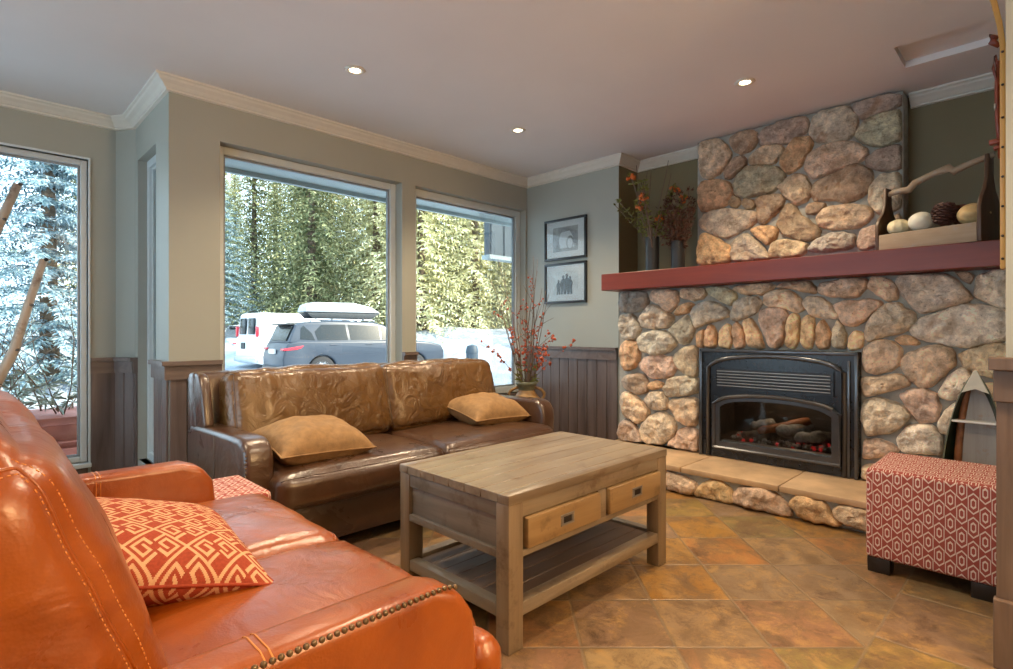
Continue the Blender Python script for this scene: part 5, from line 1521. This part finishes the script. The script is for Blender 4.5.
MB().lathe([(0.0, 0.0), (0.15, 0.0), (0.155, 0.86), (0.0, 0.86)], n=20).build('barrel', M['bin_grey'], bn, angle=40)
MB().lathe([(0.165, 0.86), (0.165, 0.90), (0.13, 1.04), (0.0, 1.08)], n=20).build('lid', M['bin_grey'], bn, angle=40)

# trees
def conifer_mesh(seed, h, R, mat, z0=0.8, whorls=26, per=8, spr=0.2, droop=0.22, dens=9, name='conifer'):
    rn = random.Random(seed)
    tr = MB(); tr.tube([(0, 0, -0.6), (rn.uniform(-0.05, 0.05), 0, h * 0.4), (0, 0, h)], [0.02 * h, 0.013 * h, 0.01], 8)
    fo = MB(); V = []; F = []
    for w in range(whorls):
        f = w / (whorls - 1)
        z = z0 + (h - z0) * f
        Rw = R * (1 - f) ** 0.75 + 0.12
        for k in range(per):
            az = 2 * PI * (k + rn.random() * 0.7) / per + w * 0.7
            L = Rw * rn.uniform(0.72, 1.12)
            d = Vector((math.cos(az), math.sin(az), 0)); s = Vector((-d.y, d.x, 0))
            n = max(4, int(dens * L / R) + 3)
            for i in range(n):
                t = (i + 0.6) / n
                p = d * L * t + Vector((0, 0, z - droop * L * t * t * 1.6 + 0.05 * math.sin(t * 9 + k) + rn.uniform(-0.06, 0.06)))
                ww = spr * (1.15 - 0.6 * t)
                for sg in (-1, 1):
                    q = (s * sg + d * 0.7 + Vector((0, 0, rn.uniform(-0.75, 0.15)))).normalized()
                    up = Vector((rn.uniform(-0.5, 0.5), rn.uniform(-0.5, 0.5), 1)).normalized()
                    sd = q.cross(up).normalized() * ww * 0.24
                    LL = ww * rn.uniform(1.0, 2.0)
                    b = len(V)
                    V += [p - sd * 0.4, p + q * LL * 0.55 + sd, p + q * LL + Vector((0, 0, -0.12 * LL)), p + q * LL * 0.5 - sd]
                    F += [(b, b + 1, b + 2), (b, b + 2, b + 3)]
                if i % 2 == 0:
                    q = Vector((rn.uniform(-0.4, 0.4), rn.uniform(-0.4, 0.4), -1)).normalized(); sd = s * ww * 0.22; b = len(V)
                    V += [p - sd, p + sd, p + q * ww * rn.uniform(0.8, 1.6)]; F += [(b, b + 1, b + 2)]
    fo.add(V, F)
    return tr, fo, mat
def conifer(spec, loc, label, cat='tree', group=None):
    tr, fo, mat = spec
    r = thing('conifer_tree', label, cat, loc, group=group)
    tr.build('trunk', M['trunk'], r, True)
    fo.build('foliage', M[mat], r)
    return r
spA = conifer_mesh(1, 9.5, 3.1, 'spruce_frost', 0.3, 28, 17, 0.115, 0.16, 44)
x, y, _ = W(-9.0, 10.8); A_ = conifer(spA, (x, y, -0.5), 'big blue frosted spruce filling the left window')
x, y, _ = W(-13.6, 25.5); o = dup(A_, (x, y, -0.3), 1.9, 0.95); o['label'] = 'blue frosted spruce at the left side of the middle window behind the vans'
x, y, _ = W(-17.5, 17.0); o = dup(A_, (x, y, -0.3), 4.0, 1.1); o['label'] = 'blue frosted spruce farther off, at the left edge of the left window'
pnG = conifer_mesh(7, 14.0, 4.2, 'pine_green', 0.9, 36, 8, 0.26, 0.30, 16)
pnY = conifer_mesh(11, 13.5, 3.8, 'pine_sunlit', 0.5, 38, 8, 0.26, 0.24, 16)
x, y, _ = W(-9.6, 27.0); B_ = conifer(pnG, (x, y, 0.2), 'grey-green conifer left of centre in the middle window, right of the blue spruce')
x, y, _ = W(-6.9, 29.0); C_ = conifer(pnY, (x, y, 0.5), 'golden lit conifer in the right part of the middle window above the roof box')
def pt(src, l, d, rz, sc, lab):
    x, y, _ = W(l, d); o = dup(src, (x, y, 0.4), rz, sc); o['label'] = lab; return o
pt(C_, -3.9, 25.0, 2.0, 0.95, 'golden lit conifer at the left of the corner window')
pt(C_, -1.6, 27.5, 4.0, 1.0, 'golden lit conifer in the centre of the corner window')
pt(B_, -2.7, 33.0, 1.0, 1.1, 'grey-green conifer behind the golden lit ones in the corner window')
pt(C_, 0.6, 31.0, 5.2, 1.05, 'golden lit conifer at the right of the corner window beneath the sided bay')
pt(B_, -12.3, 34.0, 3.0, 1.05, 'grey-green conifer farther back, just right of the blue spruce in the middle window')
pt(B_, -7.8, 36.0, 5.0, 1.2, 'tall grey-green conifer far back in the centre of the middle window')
pt(C_, -5.4, 31.5, 0.5, 0.9, 'golden lit conifer hidden partly by the post between the windows')
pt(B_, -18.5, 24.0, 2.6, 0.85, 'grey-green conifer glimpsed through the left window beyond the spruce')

rnd = random.Random(77)
for k in range(22):
    l = -26 + 27.5 * k / 21 + rnd.uniform(-0.5, 0.5); d = rnd.uniform(38, 47)
    o = pt(C_ if k % 3 else B_, l * d / 40, d, rnd.uniform(0, 6), rnd.uniform(0.95, 1.25), 'conifer in the dense sunlit row of trees behind the parking area')
    o['group'] = 'dense row of trees behind the parking area'
